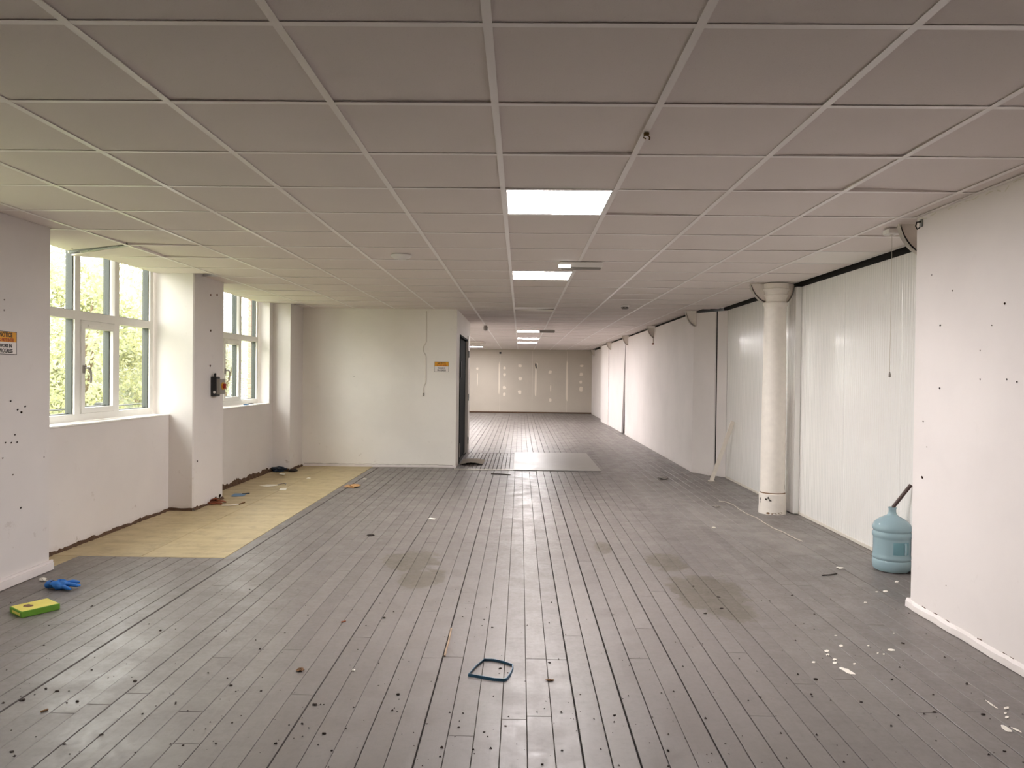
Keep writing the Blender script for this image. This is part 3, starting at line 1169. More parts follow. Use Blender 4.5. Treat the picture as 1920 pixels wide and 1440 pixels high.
LL = ['nearest and largest lit square panel light in the ceiling', 'second lit square panel light along the ceiling, beside the emergency light',
      'third lit panel light along the ceiling, first of the far group of three', 'middle panel light of the far group of three',
      'farthest panel light of the far group of three', 'far panel light partly hidden by the partition box corner',
      'lit panel light near the wall behind the camera', 'first added unseen light behind the partition box, brightening the far room',
      'second added unseen light behind the partition box, brightening the far room', 'third added unseen light behind the partition box, brightening the far room']
for (i, j), lb in zip(LIT, LL):
    led_panel('panel_light', i, j, lb)
led_panel('panel_light', OFF[0], OFF[1], 'unlit square panel light beside the cladding wall', False)

# emergency light
em = empty('emergency_light', (0.512, 6.27, ZC), 'slim white emergency light fitting with one glowing end under the ceiling', 'emergency light')
MB().cbox(-0.185, 0.185, -0.035, 0.035, -0.052, -0.006, 0.006).build('housing', M['white'], em)
MB().cbox(-0.170, 0.170, -0.028, 0.028, -0.068, -0.052, 0.004).build('lens', M['grey_plastic'], em)
MB().cbox(-0.196, -0.09, -0.039, -0.0352, -0.060, -0.030, 0.001).build('lamp_window', M['led_small'], em)

# detectors and small ceiling fittings
t = empty('smoke_detector', (-1.0, 6.0, ZC), 'round white detector plate on the ceiling left of the panel lights', 'smoke detector')
MB().lathe([(0.0, -0.034), (0.045, -0.034), (0.06, -0.028), (0.078, -0.018), (0.085, -0.010), (0.085, -0.002), (0.0, -0.002)], n=32).build('base', M['white'], t)
MB().lathe([(0.0, -0.040), (0.03, -0.040), (0.034, -0.0345)], n=24).build('sensor_cap', M['white'], t)
t = empty('smoke_detector', (1.43, 10.0, ZC), 'small domed detector with a dark grille on the ceiling toward the right wall', 'smoke detector')
MB().lathe([(0.0, -0.026), (0.052, -0.026), (0.056, -0.02), (0.056, -0.004), (0.0, -0.004)], n=28).build('base', M['white'], t)
MB().lathe([(0.0, -0.056), (0.036, -0.056), (0.044, -0.048), (0.046, -0.0265), (0.0, -0.0265)], n=28).build('grille', M['grey_plastic'], t)
for k in range(6):
    a = k * PI / 3
    MB().cbox(0.044 * math.cos(a) - 0.008, 0.044 * math.cos(a) + 0.008, 0.044 * math.sin(a) - 0.008, 0.044 * math.sin(a) + 0.008, -0.046, -0.032, 0.002).build('slot', M['black'], t)
t = empty('motion_sensor', (-0.70, 14.3, ZC), 'small dark sensor at the end of a ceiling bar above the partition door', 'sensor')
MB().lathe([(0.0, -0.11), (0.03, -0.105), (0.042, -0.08), (0.042, -0.04), (0.03, -0.006), (0.0, -0.006)], n=20).build('body', M['grey_plastic'], t)
t = empty('air_vent', (0.56, 15.6, ZC), 'thin dark grille strip beside the far group of ceiling lights', 'vent')
MB().cbox(-0.17, 0.17, -0.03, 0.03, -0.05, -0.006, 0.004).build('housing', M['grey_plastic'], t)
for k in range(3):
    MB().box(-0.16, 0.16, -0.022 + k * 0.017, -0.014 + k * 0.017, -0.054, -0.050).build('slat', M['black'], t)
t = empty('ceiling_hatch', (-1.45, 21.5, ZC), 'pale raised access frame in the far ceiling beside the partition corner', 'hatch')
MB().box(-0.9, 0.32, -0.5, 0.5, -0.02, -0.006).build('panel', M['trim'], t)
mb = MB()
mb.box(-0.95, 0.37, -0.56, -0.5, -0.05, -0.006).box(-0.95, 0.37, 0.5, 0.56, -0.05, -0.006).box(0.32, 0.37, -0.5, 0.5, -0.05, -0.006).box(-0.95, -0.9, -0.5, 0.5, -0.05, -0.006)
mb.build('frame', M['trim'], t)
t = empty('grid_clip', (0.498, 2.94, ZG), 'small tarnished brass clip on a ceiling bar nearer than the lights', 'clip')
MB().cbox(-0.011, 0.011, -0.006, 0.006, -0.014, -0.0005, 0.002).build('plate', M['brass'], t)
MB().tube([(-0.008, 0, -0.013), (-0.012, -0.002, -0.022), (-0.002, 0, -0.026)], 0.003, 6).build('hook', M['brass'], t)
MB().tube([(0.006, 0, -0.013), (0.014, 0.002, -0.02), (0.012, 0, -0.03)], 0.003, 6).build('hook', M['brass'], t)

# pull switch with its cord
t = empty('pull_switch', (2.425, 4.78, ZC), 'white ceiling pull switch box beside the near right wall corner', 'switch')
MB().cbox(-0.042, 0.042, -0.042, 0.042, -0.040, -0.006, 0.005).build('box', M['white'], t)
MB().lathe([(0.0, -0.052), (0.012, -0.052), (0.016, -0.040), (0.0, -0.040)], n=16).build('collar', M['white'], t)
MB().tube([(0, 0, -0.05), (0.001, 0, -0.5), (0, 0, -0.94)], 0.0018, 6).build('pull_cord', M['wire'], t)
MB().lathe([(0.0, -0.975), (0.008, -0.972), (0.007, -0.955), (0.003, -0.938), (0.0, -0.936)], n=12).build('cord_weight', M['grey_plastic'], t)

# hanging clip at the corner of the near right wall
t = empty('wall_hook', (2.405, 4.40, 2.335), 'little dark metal hook at the top corner of the near right wall', 'hook')
MB().cbox(-0.004, 0.004, -0.014, 0.014, -0.01, 0.035, 0.001).build('plate', M['metal'], t)
MB().tube([(-0.004, 0, 0.02), (-0.026, 0, 0.018), (-0.032, 0, -0.005), (-0.022, 0, -0.024), (-0.008, 0, -0.014)], 0.0045, 8).build('hook', M['black'], t)

# fallen metal edging and crumbs where the tiles sag by the window
t = empty('broken_ceiling_edging', (-3.37, 5.765, 2.372), 'bent grey metal ceiling edging hanging with white crumbs above the near window', 'ceiling edging')
mb = MB()
a, b = Vector((-0.30, 0.093, -0.018)), Vector((0.28, -0.085, 0.020))
for k in range(6):
    f, g = k / 6, (k + 1) / 6
    p, q = a.lerp(b, f), a.lerp(b, g)
    wv = 0.006 * math.sin(k * 2.1)
    mb.add([(p.x, p.y - 0.035, p.z + wv), (q.x, q.y - 0.035, q.z), (q.x, q.y + 0.02, q.z), (p.x, p.y + 0.02, p.z),
            (p.x, p.y - 0.035, p.z + wv + 0.03), (q.x, q.y - 0.035, q.z + 0.03), (q.x, q.y - 0.03, q.z + 0.03), (p.x, p.y - 0.03, p.z + 0.03)],
           [(0, 1, 2, 3), (3, 2, 1, 0), (0, 1, 5, 4), (4, 5, 1, 0), (4, 5, 6, 7)])
mb.build('angle_bar', M['metal'], t)
for x, y_, z in ((-0.28, 0.03, 0.012), (-0.17, 0.0, 0.02), (-0.09, -0.01, 0.012), (-0.295, 0.06, -0.012), (-0.22, -0.02, -0.002)):
    r_ = random.Random(int(1000 * (x + 2)))
    s = r_.uniform(0.006, 0.013)
    MB().lathe([(0.001, z - s), (s * 0.9, z - s * 0.4), (s, z + s * 0.3), (0.001, z + s)], x, y_, 6).build('plaster_crumb', M['filler'], t)

# ------------------------------------------------------------------ column with its cast-iron head
def bracket_web(sgn, x_in, x_out, y0, y1, zl, zt):
    """curved web: bulging quarter arc from the collar up to the ceiling"""
    n = 10
    arc = []
    for k in range(n + 1):
        a = (PI / 2) * k / n
        ex, ez = math.sin(a), 1 - math.cos(a)
        t = k / n
        arc.append((x_in + (x_out - x_in) * (0.65 * ex + 0.35 * t), zl + (zt - zl) * (0.65 * ez + 0.35 * t)))
    return arc


col = empty('cast_iron_column', (2.645, 7.57, 0), 'round white painted cast-iron column with chipped base standing free before the cladding', 'column')
MB().lathe([(0.138, 0.0), (0.138, 0.03), (0.134, 0.10), (0.136, 0.195), (0.136, 0.205), (0.130, 0.212)], n=48).build('base', M['iron'], col)
MB().lathe([(0.130, 0.205), (0.1265, 0.215), (0.124, 0.222)], n=48).build('base_ring', M['debris2'], col)
MB().lathe([(0.124, 0.213), (0.122, 0.6), (0.116, 1.4), (0.108, 2.135)], n=48).build('shaft', M['iron'], col)
MB().lathe([(0.108, 2.13), (0.112, 2.15), (0.124, 2.166), (0.126, 2.182), (0.114, 2.192), (0.104, 2.196), (0.108, 2.23), (0.120, 2.255), (0.122, 2.262), (0.112, 2.268), (0.118, 2.30), (0.136, 2.318), (0.138, 2.326), (0.128, 2.332), (0.128, 2.384)], n=48).build('capital', M['iron'], col)
for sgn, xo in ((-1, -0.262), (1, 0.185)):
    arc = bracket_web(sgn, sgn * 0.112, xo, 0, 0, 2.19, 2.365)
    pts = arc + [(xo, 2.386), (sgn * 0.09, 2.386), (sgn * 0.09, 2.19)]
    if sgn > 0:
        pts = pts[::-1]
    MB().prism_y(pts, -0.009, 0.009).build('bracket', M['iron'], col)
    mb = MB()
    for (ax, az), (bx, bz) in zip(arc, arc[1:]):
        mb.add([(ax, -0.03, az), (bx, -0.03, bz), (bx, 0.03, bz), (ax, 0.03, az), (ax - sgn * 0.004, -0.03, az + 0.01), (bx - sgn * 0.004, -0.03, bz + 0.01), (bx - sgn * 0.004, 0.03, bz + 0.01), (ax - sgn * 0.004, 0.03, az + 0.01)],
               [(0, 1, 2, 3), (3, 2, 1, 0), (7, 6, 5, 4), (0, 4, 5, 1), (1, 5, 4, 0), (2, 6, 7, 3), (3, 7, 6, 2)])
    mb.build('bracket_flange', M['iron'], col)
rr = random.Random(4)
for (a, z, wx, hz) in ((-2.35, 0.155, 0.012, 0.012), (-2.2, 0.17, 0.007, 0.015), (-2.05, 0.145, 0.014, 0.007), (-2.9, 0.15, 0.008, 0.02), (-2.95, 0.12, 0.006, 0.01), (-0.75, 0.28, 0.004, 0.03), (-2.1, 0.16, 0.005, 0.008), (-1.3, 0.02, 0.03, 0.012), (-1.75, 0.012, 0.03, 0.010), (-2.2, 0.015, 0.02, 0.010)):
    r = 0.1365 if z < 0.2 else 0.1243
    mb = MB()
    vs = []
    for k in range(8):
        t = 2 * PI * k / 8
        aa = a + wx / r * math.cos(t) * rr.uniform(0.7, 1.2)
        vs.append(((r + 0.0022) * math.cos(aa), (r + 0.0022) * math.sin(aa), z + hz * math.sin(t) * rr.uniform(0.7, 1.2)))
    mb.add(vs, [tuple(range(8))])
    mb.build('paint_chip', M['debris2'] if z < 0.05 else M['debris'], col)
index_kids(col)

# the neighbouring column is buried in the near wall: only its bracket shows
nb_ = empty('column_bracket', (2.645, 4.62, 0), 'curved white iron bracket reaching out behind the near right wall corner', 'bracket')
arc = bracket_web(-1, -0.112, -0.262, 0, 0, 2.19, 2.372)
MB().prism_y(arc + [(-0.262, 2.388), (-0.09, 2.388), (-0.09, 2.19)], -0.009, 0.009).build('web', M['iron'], nb_)
mb = MB()
for (ax, az), (bx, bz) in zip(arc, arc[1:]):
    mb.add([(ax, -0.026, az), (bx, -0.026, bz), (bx, 0.02, bz), (ax, 0.02, az), (ax + 0.004, -0.026, az + 0.01), (bx + 0.004, -0.026, bz + 0.01), (bx + 0.004, 0.02, bz + 0.01), (ax + 0.004, 0.02, az + 0.01)],
           [(0, 1, 2, 3), (3, 2, 1, 0), (7, 6, 5, 4), (0, 4, 5, 1), (1, 5, 4, 0), (2, 6, 7, 3), (3, 7, 6, 2)])
mb.build('flange', M['iron'], nb_)

BL = ['iron bracket at the nearer corner of the long right wall', 'darker iron bracket with a rusty bolt hanging below it on the long right wall', 'iron bracket just before the tapering dark gap in the right wall',
      'iron bracket on the right wall beyond the dark gap', 'iron bracket above the recessed end of the right wall', 'farthest iron bracket, beside the end wall']
for k, (yb, xx) in enumerate(((10.70, 2.556), (13.95, 2.556), (17.3, 2.556), (20.5, 2.556), (23.2, 2.68), (26.3, 2.68))):
    t = empty('column_bracket', (xx, yb, 0), BL[k], 'bracket', 'iron brackets on the right wall')
    arc = bracket_web(-1, -0.006, -0.135, 0, 0, 2.16, 2.36)
    MB().prism_y([(0.02, 2.16)] + arc + [(-0.135, 2.386), (0.02, 2.386)], -0.03, 0.03).build('web', M['iron'], t)
    mb = MB()
    for (ax, az), (bx, bz) in zip(arc, arc[1:]):
        mb.add([(ax, -0.04, az), (bx, -0.04, bz), (bx, 0.04, bz), (ax, 0.04, az), (ax + 0.004, -0.04, az + 0.01), (bx + 0.004, -0.04, bz + 0.01), (bx + 0.004, 0.04, bz + 0.01), (ax + 0.004, 0.04, az + 0.01)],
               [(0, 1, 2, 3), (3, 2, 1, 0), (7, 6, 5, 4), (0, 4, 5, 1), (1, 5, 4, 0), (2, 6, 7, 3), (3, 7, 6, 2)])
    mb.build('flange', M['iron'], t)
    if k == 1:
        MB().tube([(-0.004, 0, 2.17), (-0.008, 0, 2.06)], 0.012, 8).build('hanger_rod', M['iron'], t)
        MB().lathe([(0.0, 2.03), (0.03, 2.035), (0.03, 2.055), (0.0, 2.06)], -0.01, 0, 12).build('bolt', M['rust'], t)

# ------------------------------------------------------------------ water bottle and pole
JX, JY = 2.752, 5.352
jug = empty('water_bottle', (JX, JY, 0), 'large blue translucent water cooler bottle on the floor behind the near wall corner', 'bottle')
prof = [(0.0, 0.006), (0.09, 0.004), (0.118, 0.006), (0.129, 0.02), (0.131, 0.05), (0.131, 0.072), (0.128, 0.080), (0.125, 0.085), (0.128, 0.090), (0.131, 0.098), (0.131, 0.105),
        (0.127, 0.115), (0.126, 0.13), (0.126, 0.235), (0.127, 0.245), (0.131, 0.253), (0.132, 0.265), (0.131, 0.277), (0.126, 0.286), (0.125, 0.291), (0.130, 0.299), (0.132, 0.310), (0.130, 0.325), (0.122, 0.345),
        (0.104, 0.365), (0.078, 0.383), (0.052, 0.396), (0.036, 0.406), (0.028, 0.418), (0.0255, 0.432), (0.0255, 0.452), (0.0275, 0.456), (0.0275, 0.464), (0.0225, 0.464), (0.0225, 0.43), (0.03, 0.405), (0.075, 0.379), (0.118, 0.343), (0.126, 0.31), (0.121, 0.29), (0.122, 0.13), (0.126, 0.09), (0.126, 0.025), (0.1, 0.012), (0.0, 0.012)]
MB().lathe(prof, n=64).build('body', M['jug'], jug)
# hand recess toward the room, its shade put into a darker blue patch
hd = MB()
ang = math.atan2(-0.62, -0.22)
vs, fs = [], []
na, nz = 10, 6
for iz in range(nz + 1):
    for ia in range(na + 1):
        u, v = ia / na, iz / nz
        a = ang - 0.02 + (u - 0.5) * 0.95 + 0.45
        e = min(u, 1 - u, v, 1 - v)
        r = 0.1262 + 0.0035 * min(1, e * 8) if e < 0.13 else 0.1275
        vs.append((r * math.cos(a), r * math.sin(a), 0.135 + 0.09 * v))
for iz in range(nz):
    for ia in range(na):
        k = iz * (na + 1) + ia
        fs.append((k, k + 1, k + na + 2, k + na + 1))
hd.add(vs, fs, True)
MJ2 = NT('blue_recess_shade').set(Base_Color=(0.20, 0.38, 0.43), Roughness=0.25, Transmission_Weight=0.2, IOR=1.2)
hd.build('grip_recess_shade', MJ2, jug)
gr = MB()
a = ang + 0.62
gr.tube([(0.131 * math.cos(a), 0.131 * math.sin(a), 0.137), (0.134 * math.cos(a), 0.134 * math.sin(a), 0.16), (0.134 * math.cos(a), 0.134 * math.sin(a), 0.2), (0.131 * math.cos(a), 0.131 * math.sin(a), 0.223)], 0.008, 10)
gr.build('grip_bar', M['jug'], jug)
pole = MB().tube([(JX - 0.012, JY, 0.36), (JX + 0.008, JY - 0.003, 0.47), (2.874, JY - 0.02, 0.632)], 0.0135, 12).build('pole', M['pipe'])
tag(pole, 'short dark brown pole sticking out of the neck of the water bottle', 'pole')

# leaning batten
bt = MB()
A, B = Vector((2.61, 9.83, 0.012)), Vector((2.878, 9.80, 0.815))
d = (B - A).normalized()
s = Vector((0, 1, 0))
n_ = d.cross(s).normalized()
s = n_.cross(d)
vs = []
for p in (A, B):
    for a_, b_ in ((-1, -1), (1, -1), (1, 1), (-1, 1)):
        vs.append(p + n_ * 0.026 * a_ + s * 0.010 * b_)
bt.add(vs, [(3, 2, 1, 0), (4, 5, 6, 7), (0, 1, 5, 4), (1, 2, 6, 5), (2, 3, 7, 6), (3, 0, 4, 7)])
o = bt.build('leaning_batten', M['batten'])
tag(o, 'white painted wooden batten leaning against the end of the cladding wall', 'batten')
MB().cbox(2.568, 2.65, 9.80, 9.86, 0.001, 0.012, 0.002).build('foot_block', M['batten'], o)

# ------------------------------------------------------------------ wall fittings on the left
iso = empty('rotary_isolator', (XP, 7.70, 1.25), 'grey rotary isolator switch on a black mount with yellow plate and red knob', 'switch')
MB().cbox(0.0005, 0.062, -0.055, 0.045, -0.105, 0.105, 0.006).build('mount', M['black'], iso)
MB().tube([(0.03, -0.03, 0.10), (0.036, -0.03, 0.13), (0.03, -0.01, 0.135), (0.02, 0.01, 0.10)], 0.012, 8).build('cable_loop', M['black'], iso)
MB().lathe([(0.0, 0), (0.014, 0), (0.014, 0.004), (0.0, 0.004)], n=12).build('screw_cap', M['white'], iso).matrix_local = Matrix.Translation((0.042, -0.0551, -0.06)) @ Matrix.Rotation(PI / 2, 4, 'X')
MB().cbox(0.062, 0.105, -0.055, 0.075, -0.082, 0.082, 0.005).build('switch_box', M['grey_plastic'], iso)
kn = MB().lathe([(0.0, 0.0), (0.042, 0.0), (0.042, 0.006), (0.0, 0.006)], n=24).build('yellow_plate', M['yellow'], iso)
kn.matrix_local = Matrix.Translation((0.105, 0.01, 0.005)) @ Matrix.Rotation(PI / 2, 4, 'Y')
kb = MB().lathe([(0.0, 0.006), (0.027, 0.006), (0.025, 0.02), (0.0, 0.02)], n=20)
kb.cbox(-0.027, 0.027, -0.007, 0.007, 0.02, 0.034, 0.002)
kb = kb.build('knob', M['red'], iso)
kb.matrix_local = Matrix.Translation((0.105, 0.01, 0.005)) @ Matrix.Rotation(PI / 2, 4, 'Y')


# signs
def lettering(txt, size, mat, bold=0.012, sx=0.85):
    cu = bpy.data.curves.new('lettering', 'FONT')
    cu.body = txt
    cu.size = size
    cu.align_x = 'CENTER'
    cu.align_y = 'CENTER'
    cu.offset = bold * size
    cu.extrude = 0.0004
    cu.resolution_u = 3
    ob = bpy.data.objects.new('lettering', cu)
    C.objects.link(ob)
    bpy.context.view_layer.update()
    me = bpy.data.meshes.new_from_object(ob.evaluated_get(bpy.context.evaluated_depsgraph_get()))
    bpy.data.objects.remove(ob)
    me.materials.clear()
    me.materials.append(mat)
    for v in me.vertices:
        v.co.x *= sx
    return me


def make_sign(loc, rot, W, H, label):
    """local x to the right, local y up, facing +z"""
    t = empty('notice_sign', loc, label, 'sign')
    t.rotation_euler = rot
    MB().cbox(-W / 2, W / 2, -H / 2, H / 2, 0.0003, 0.003, 0.0008).build('plate', M['sign_white'], t)
    MB().box(-W / 2 + 0.004, W / 2 - 0.004, H * 0.045, H / 2 - 0.004, 0.003, 0.0034).build('yellow_band', M['sign_yellow'], t)
    e = 0.0035
    mb = MB()
    mb.box(-W / 2, W / 2, H / 2 - e, H / 2, 0.003, 0.0038).box(-W / 2, W / 2, -H / 2, -H / 2 + e, 0.003, 0.0038)
    mb.box(-W / 2, -W / 2 + e, -H / 2 + e, H / 2 - e, 0.003, 0.0038).box(W / 2 - e, W / 2, -H / 2 + e, H / 2 - e, 0.003, 0.0038)
    mb.build('border', M['sign_black'], t)
    for txt, yy, sz, m, sx in (('NOTICE', 0.34, 0.27, 'sign_black', 0.80), ('DO NOT ENTER', 0.125, 0.20, 'sign_red', 0.66), ('WORK IN', -0.13, 0.23, 'sign_black', 0.72), ('PROGRESS', -0.345, 0.24, 'sign_black', 0.74)):
        me = lettering(txt, sz * H, M[m], 0.02, sx)
        link('lettering', me, t, (0, yy * H, 0.0040))
    return t


make_sign((XP, 4.582, 1.574), (PI / 2, 0, PI / 2), 0.20, 0.148, 'yellow and white warning sign on the near left pilaster, cut by the picture edge')
make_sign((-1.190, 10.9, 1.522), (PI / 2, 0, 0), 0.215, 0.155, 'yellow and white warning sign on the face of the partition box')

t = empty('window_latch', (XW + 0.0, 9.42, ZS + 0.011), 'small blue plastic latch lying on the sill of the second window', 'latch')
MB().cbox(-0.07, -0.02, -0.03, 0.03, 0.0005, 0.014, 0.002).build('body', M['blue_scrap'], t)
MB().tube([(-0.03, 0.02, 0.014), (0.005, 0.05, 0.018), (0.02, 0.09, 0.012)], 0.006, 6).build('arm', M['navy'], t)

# surface cable on the partition face
cb = MB()
cx = [(-1.425, 2.36), (-1.424, 2.1), (-1.424, 1.90), (-1.440, 1.86), (-1.462, 1.83), (-1.470, 1.79), (-1.462, 1.75), (-1.440, 1.71), (-1.426, 1.68), (-1.424, 1.5), (-1.424, 1.30), (-1.43, 1.27), (-1.452, 1.23), (-1.458, 1.19), (-1.458, 1.12)]
cb.tube([(x, 10.896, z) for x, z in cx], 0.007, 8)
o = cb.build('surface_cable', M['trim'])
tag(o, 'white painted cable running down the partition face left of the sign', 'cable')
MB().cbox(-1.468, -1.448, 10.884, 10.9, 1.08, 1.125, 0.003).build('cable_end', M['grey_plastic'], o)

# ------------------------------------------------------------------ floor plate, threshold, cardboard
o = MB().cbox(-0.095, 1.21, 10.66, 13.12, 0.002, 0.014, 0.003).build('floor_sheet', M['plate'])
tag(o, 'flat grey sheet laid over the floorboards beside the partition doorway', 'floor sheet')
o = MB().prism_y([(-0.965, 0.002), (-0.10, 0.002), (-0.10, 0.009), (-0.965, 0.009)][::1], 10.66, 10.735).build('threshold_strip', M['thr'])
tag(o, 'worn metal threshold strip on the floor at the partition corner', 'threshold')
mb = MB()
p = [fl(862, 872), fl(905, 872), fl(910, 865), fl(868, 862)]
n = 6
vs, fs = [], []
for k in range(n + 1):
    f = k / n
    for q in range(3):
        g = q / 2
        a_ = p[0].lerp(p[1], f)
        b_ = p[3].lerp(p[2], f)
        v = a_.lerp(b_, g)
        zz = 0.006 + 0.035 * math.sin(PI * f) * (1 - 0.6 * g) + 0.02 * f * g
        vs.append((v.x, v.y, zz))
for k in range(n):
    for q in range(2):
        i0 = k * 3 + q
        fs.append((i0, i0 + 3, i0 + 4, i0 + 1))
mb.add(vs, fs, True)
mb.add([(x, y_, z + 0.003) for x, y_, z in vs], [tuple(reversed(q)) for q in fs], True)
o = mb.build('cardboard_piece', M['board_grey'])
tag(o, 'curled piece of grey cardboard on the worn floor by the dark door', 'cardboard')

# ------------------------------------------------------------------ litter in the foreground
# blue strapping loop
mb = MB()
lp = [(878, 1268), (892, 1252), (908, 1239.5), (925, 1240), (945, 1244), (962, 1250), (962, 1256), (957, 1268), (950, 1277), (945, 1278.5), (925, 1277), (900, 1272.5), (880, 1269)]
pts = [fl(x, y_) for x, y_ in lp]
n = len(pts)
vs, fs = [], []
for k, p in enumerate(pts):
    cen = sum(pts, Vector()) / n
    dv = (p - cen).normalized() * 0.002
    tilt = (p - cen).normalized() * 0.003
    h = 0.0135
    vs += [(p.x - dv.x, p.y - dv.y, 0.0012), (p.x + dv.x, p.y + dv.y, 0.0012), (p.x + dv.x - tilt.x, p.y + dv.y - tilt.y, h), (p.x - dv.x - tilt.x, p.y - dv.y - tilt.y, h)]
for k in range(n):
    a, b = k * 4, ((k + 1) % n) * 4
    for q in range(4):
        fs.append((a + q, a + (q + 1) % 4, b + (q + 1) % 4, b + q))
mb.add(vs, fs)
o = mb.build('strapping_loop', M['strap'])
tag(o, 'dark blue plastic strapping loop lying on the boards in the foreground', 'strap')

# green carton
A, B, D = fl(3, 1157), fl(40, 1160), fl(80, 1140)
ex = (B - A)
ex = ex / ex.length
lx = 0.165
ey = Vector((-ex.y, ex.x, 0))
ly = 0.215
bk = empty('green_carton', (B.x, B.y, 0.001), 'flat green carton with a yellow printed top on the floor near the left wall', 'carton')
rot = math.atan2(D.y - B.y, D.x - B.x)
bk.rotation_euler = (0, 0, math.atan2(0.30, 0.115) - PI / 2 - 0.25)
MB().cbox(-0.165, 0, 0, 0.20, 0.0005, 0.036, 0.002).build('box', M['card_green'], bk)
MB().box(-0.160, -0.005, 0.005, 0.195, 0.0362, 0.0368).build('top_print', M['card_yellow'], bk)
mb = MB()
rr = random.Random(6)
vs = []
for k in range(12):
    a = 2 * PI * k / 12
    s = rr.uniform(0.6, 1.15)
    vs.append((-0.095 + 0.034 * math.cos(a) * s, 0.07 + 0.028 * math.sin(a) * s, 0.0372))
mb.add(vs, [tuple(range(12))])
mb.build('brown_picture', M['card_brown'], bk)
MB().box(-0.13, -0.02, -0.0006, -0.0001, 0.010, 0.024).build('side_print', M['card_yellow'], bk)

# blue glove: palm and five slack fingers
gp = fl(112, 1104)
gv = empty('blue_glove', (gp.x, gp.y, 0.002), 'crumpled bright blue disposable glove on the floor near the left wall', 'glove')
gv.rotation_euler = (0, 0, -0.15)
mb = MB()
rr = random.Random(12)
nu, nv = 18, 10
vs, fs = [], []
for iv in range(nv + 1):
    th = PI * iv / nv
    for iu in range(nu):
        ph = 2 * PI * iu / nu
        k = 1 + 0.18 * math.sin(3 * ph + 2 * th) + 0.10 * math.sin(7 * ph - 3 * th) + rr.uniform(-.05, .05)
        vs.append((0.062 * k * math.sin(th) * math.cos(ph), 0.052 * k * math.sin(th) * math.sin(ph), max(0.0005, 0.026 + 0.028 * k * math.cos(th))))
for iv in range(nv):
    for iu in range(nu):
        fs.append((iv * nu + iu, (iv + 1) * nu + iu, (iv + 1) * nu + (iu + 1) % nu, iv * nu + (iu + 1) % nu))
mb.add(vs, fs, True)
mb.build('palm', M['glove'], gv)
for a, L, z in ((-0.5, 0.075, 0.018), (-0.15, 0.088, 0.03), (0.15, 0.082, 0.022), (0.5, 0.07, 0.035), (2.0, 0.055, 0.02)):
    p0 = Vector((0.04 * math.cos(a), 0.04 * math.sin(a), z))
    d1 = Vector((math.cos(a), math.sin(a), 0.15))
    d2 = Vector((math.cos(a + 0.5), math.sin(a + 0.5), -0.3))
    p1 = p0 + d1 * L * 0.45
    p2 = p1 + d2 * L * 0.35
    p3 = p2 + d2 * L * 0.25
    for q in (p1, p2, p3):
        q.z = max(q.z, 0.0115)
    MB().tube([p0, p1, p2, p3], [0.013, 0.0125, 0.011, 0.006], 10).build('finger', M['glove'], gv)
mb = MB()
mb.lathe([(0.030, 0.0), (0.036, 0.018), (0.032, 0.03), (0.028, 0.03), (0.031, 0.018), (0.026, 0.0)], 0, 0, 14)
cuff = mb.build('cuff', M['glove'], gv)
cuff.matrix_local = Matrix.Translation((-0.045, -0.01, 0.03)) @ Matrix.Rotation(-PI / 2 - 0.2, 4, 'Y') @ Matrix.Scale(0.75, 4, (1, 0, 0))


def crumple(name, mat, px, sx, sy, sz, label, cat, seed, rz=0.0, group=None):
    p = fl(*px)
    rr = random.Random(seed)
    mb = MB()
    nu, nv = 15, 8
    vs, fs = [], []
    for iv in range(nv + 1):
        th = PI * iv / nv
        for iu in range(nu):
            ph = 2 * PI * iu / nu
            k = rr.uniform(0.6, 1.25)
            vs.append((sx * k * math.sin(th) * math.cos(ph), sy * k * math.sin(th) * math.sin(ph), max(0.0004, sz * (0.75 + math.cos(th) * rr.uniform(0.6, 1.0) + rr.uniform(-.25, .25)))))
    for iv in range(nv):
        for iu in range(nu):
            fs.append((iv * nu + iu, (iv + 1) * nu + iu, (iv + 1) * nu + (iu + 1) % nu, iv * nu + (iu + 1) % nu))
    mb.add(vs, fs)
    o = mb.build(name, mat, None, (p.x, p.y, 0.0012))
    o.rotation_euler = (0, 0, rz)
    return tag(o, label, cat, group)


def sheet(name, mat, pxs, label, cat, lift=0.004, group=None, z=0.0012):
    """thin scrap through floor pixels, slightly curled"""
    ps = [fl(*p) for p in pxs]
    c = sum(ps, Vector()) / len(ps)
    mb = MB()
    n = len(ps)
    rr = random.Random(int(pxs[0][0]))
    top = [(p.x - c.x, p.y - c.y, 0.0012 + lift * rr.random()) for p in ps] + [(0, 0, 0.0012 + lift * 0.2)]
    bot = [(x, y_, zz - 0.001) for x, y_, zz in top]
    fs = [(k, (k + 1) % n, n) for k in range(n)]
    fb = [(n + 1 + (k + 1) % n, n + 1 + k, 2 * n + 1) for k in range(n)]
    fe = [(k, n + 1 + k, n + 1 + (k + 1) % n, (k + 1) % n) for k in range(n)]
    mb.add(top + bot, fs + fb + fe)
    o = mb.build(name, mat, None, (c.x, c.y, z))
    return tag(o, label, cat, group)


def strip(name, mat, pxs, r, label, cat, group=None, z=None):
    ps = [fl(*p) for p in pxs]
    z = r + 0.001 if z is None else z
    mb = MB().tube([(p.x, p.y, z) for p in ps], r, 6)
    return tag(mb.build(name, mat), label, cat, group)


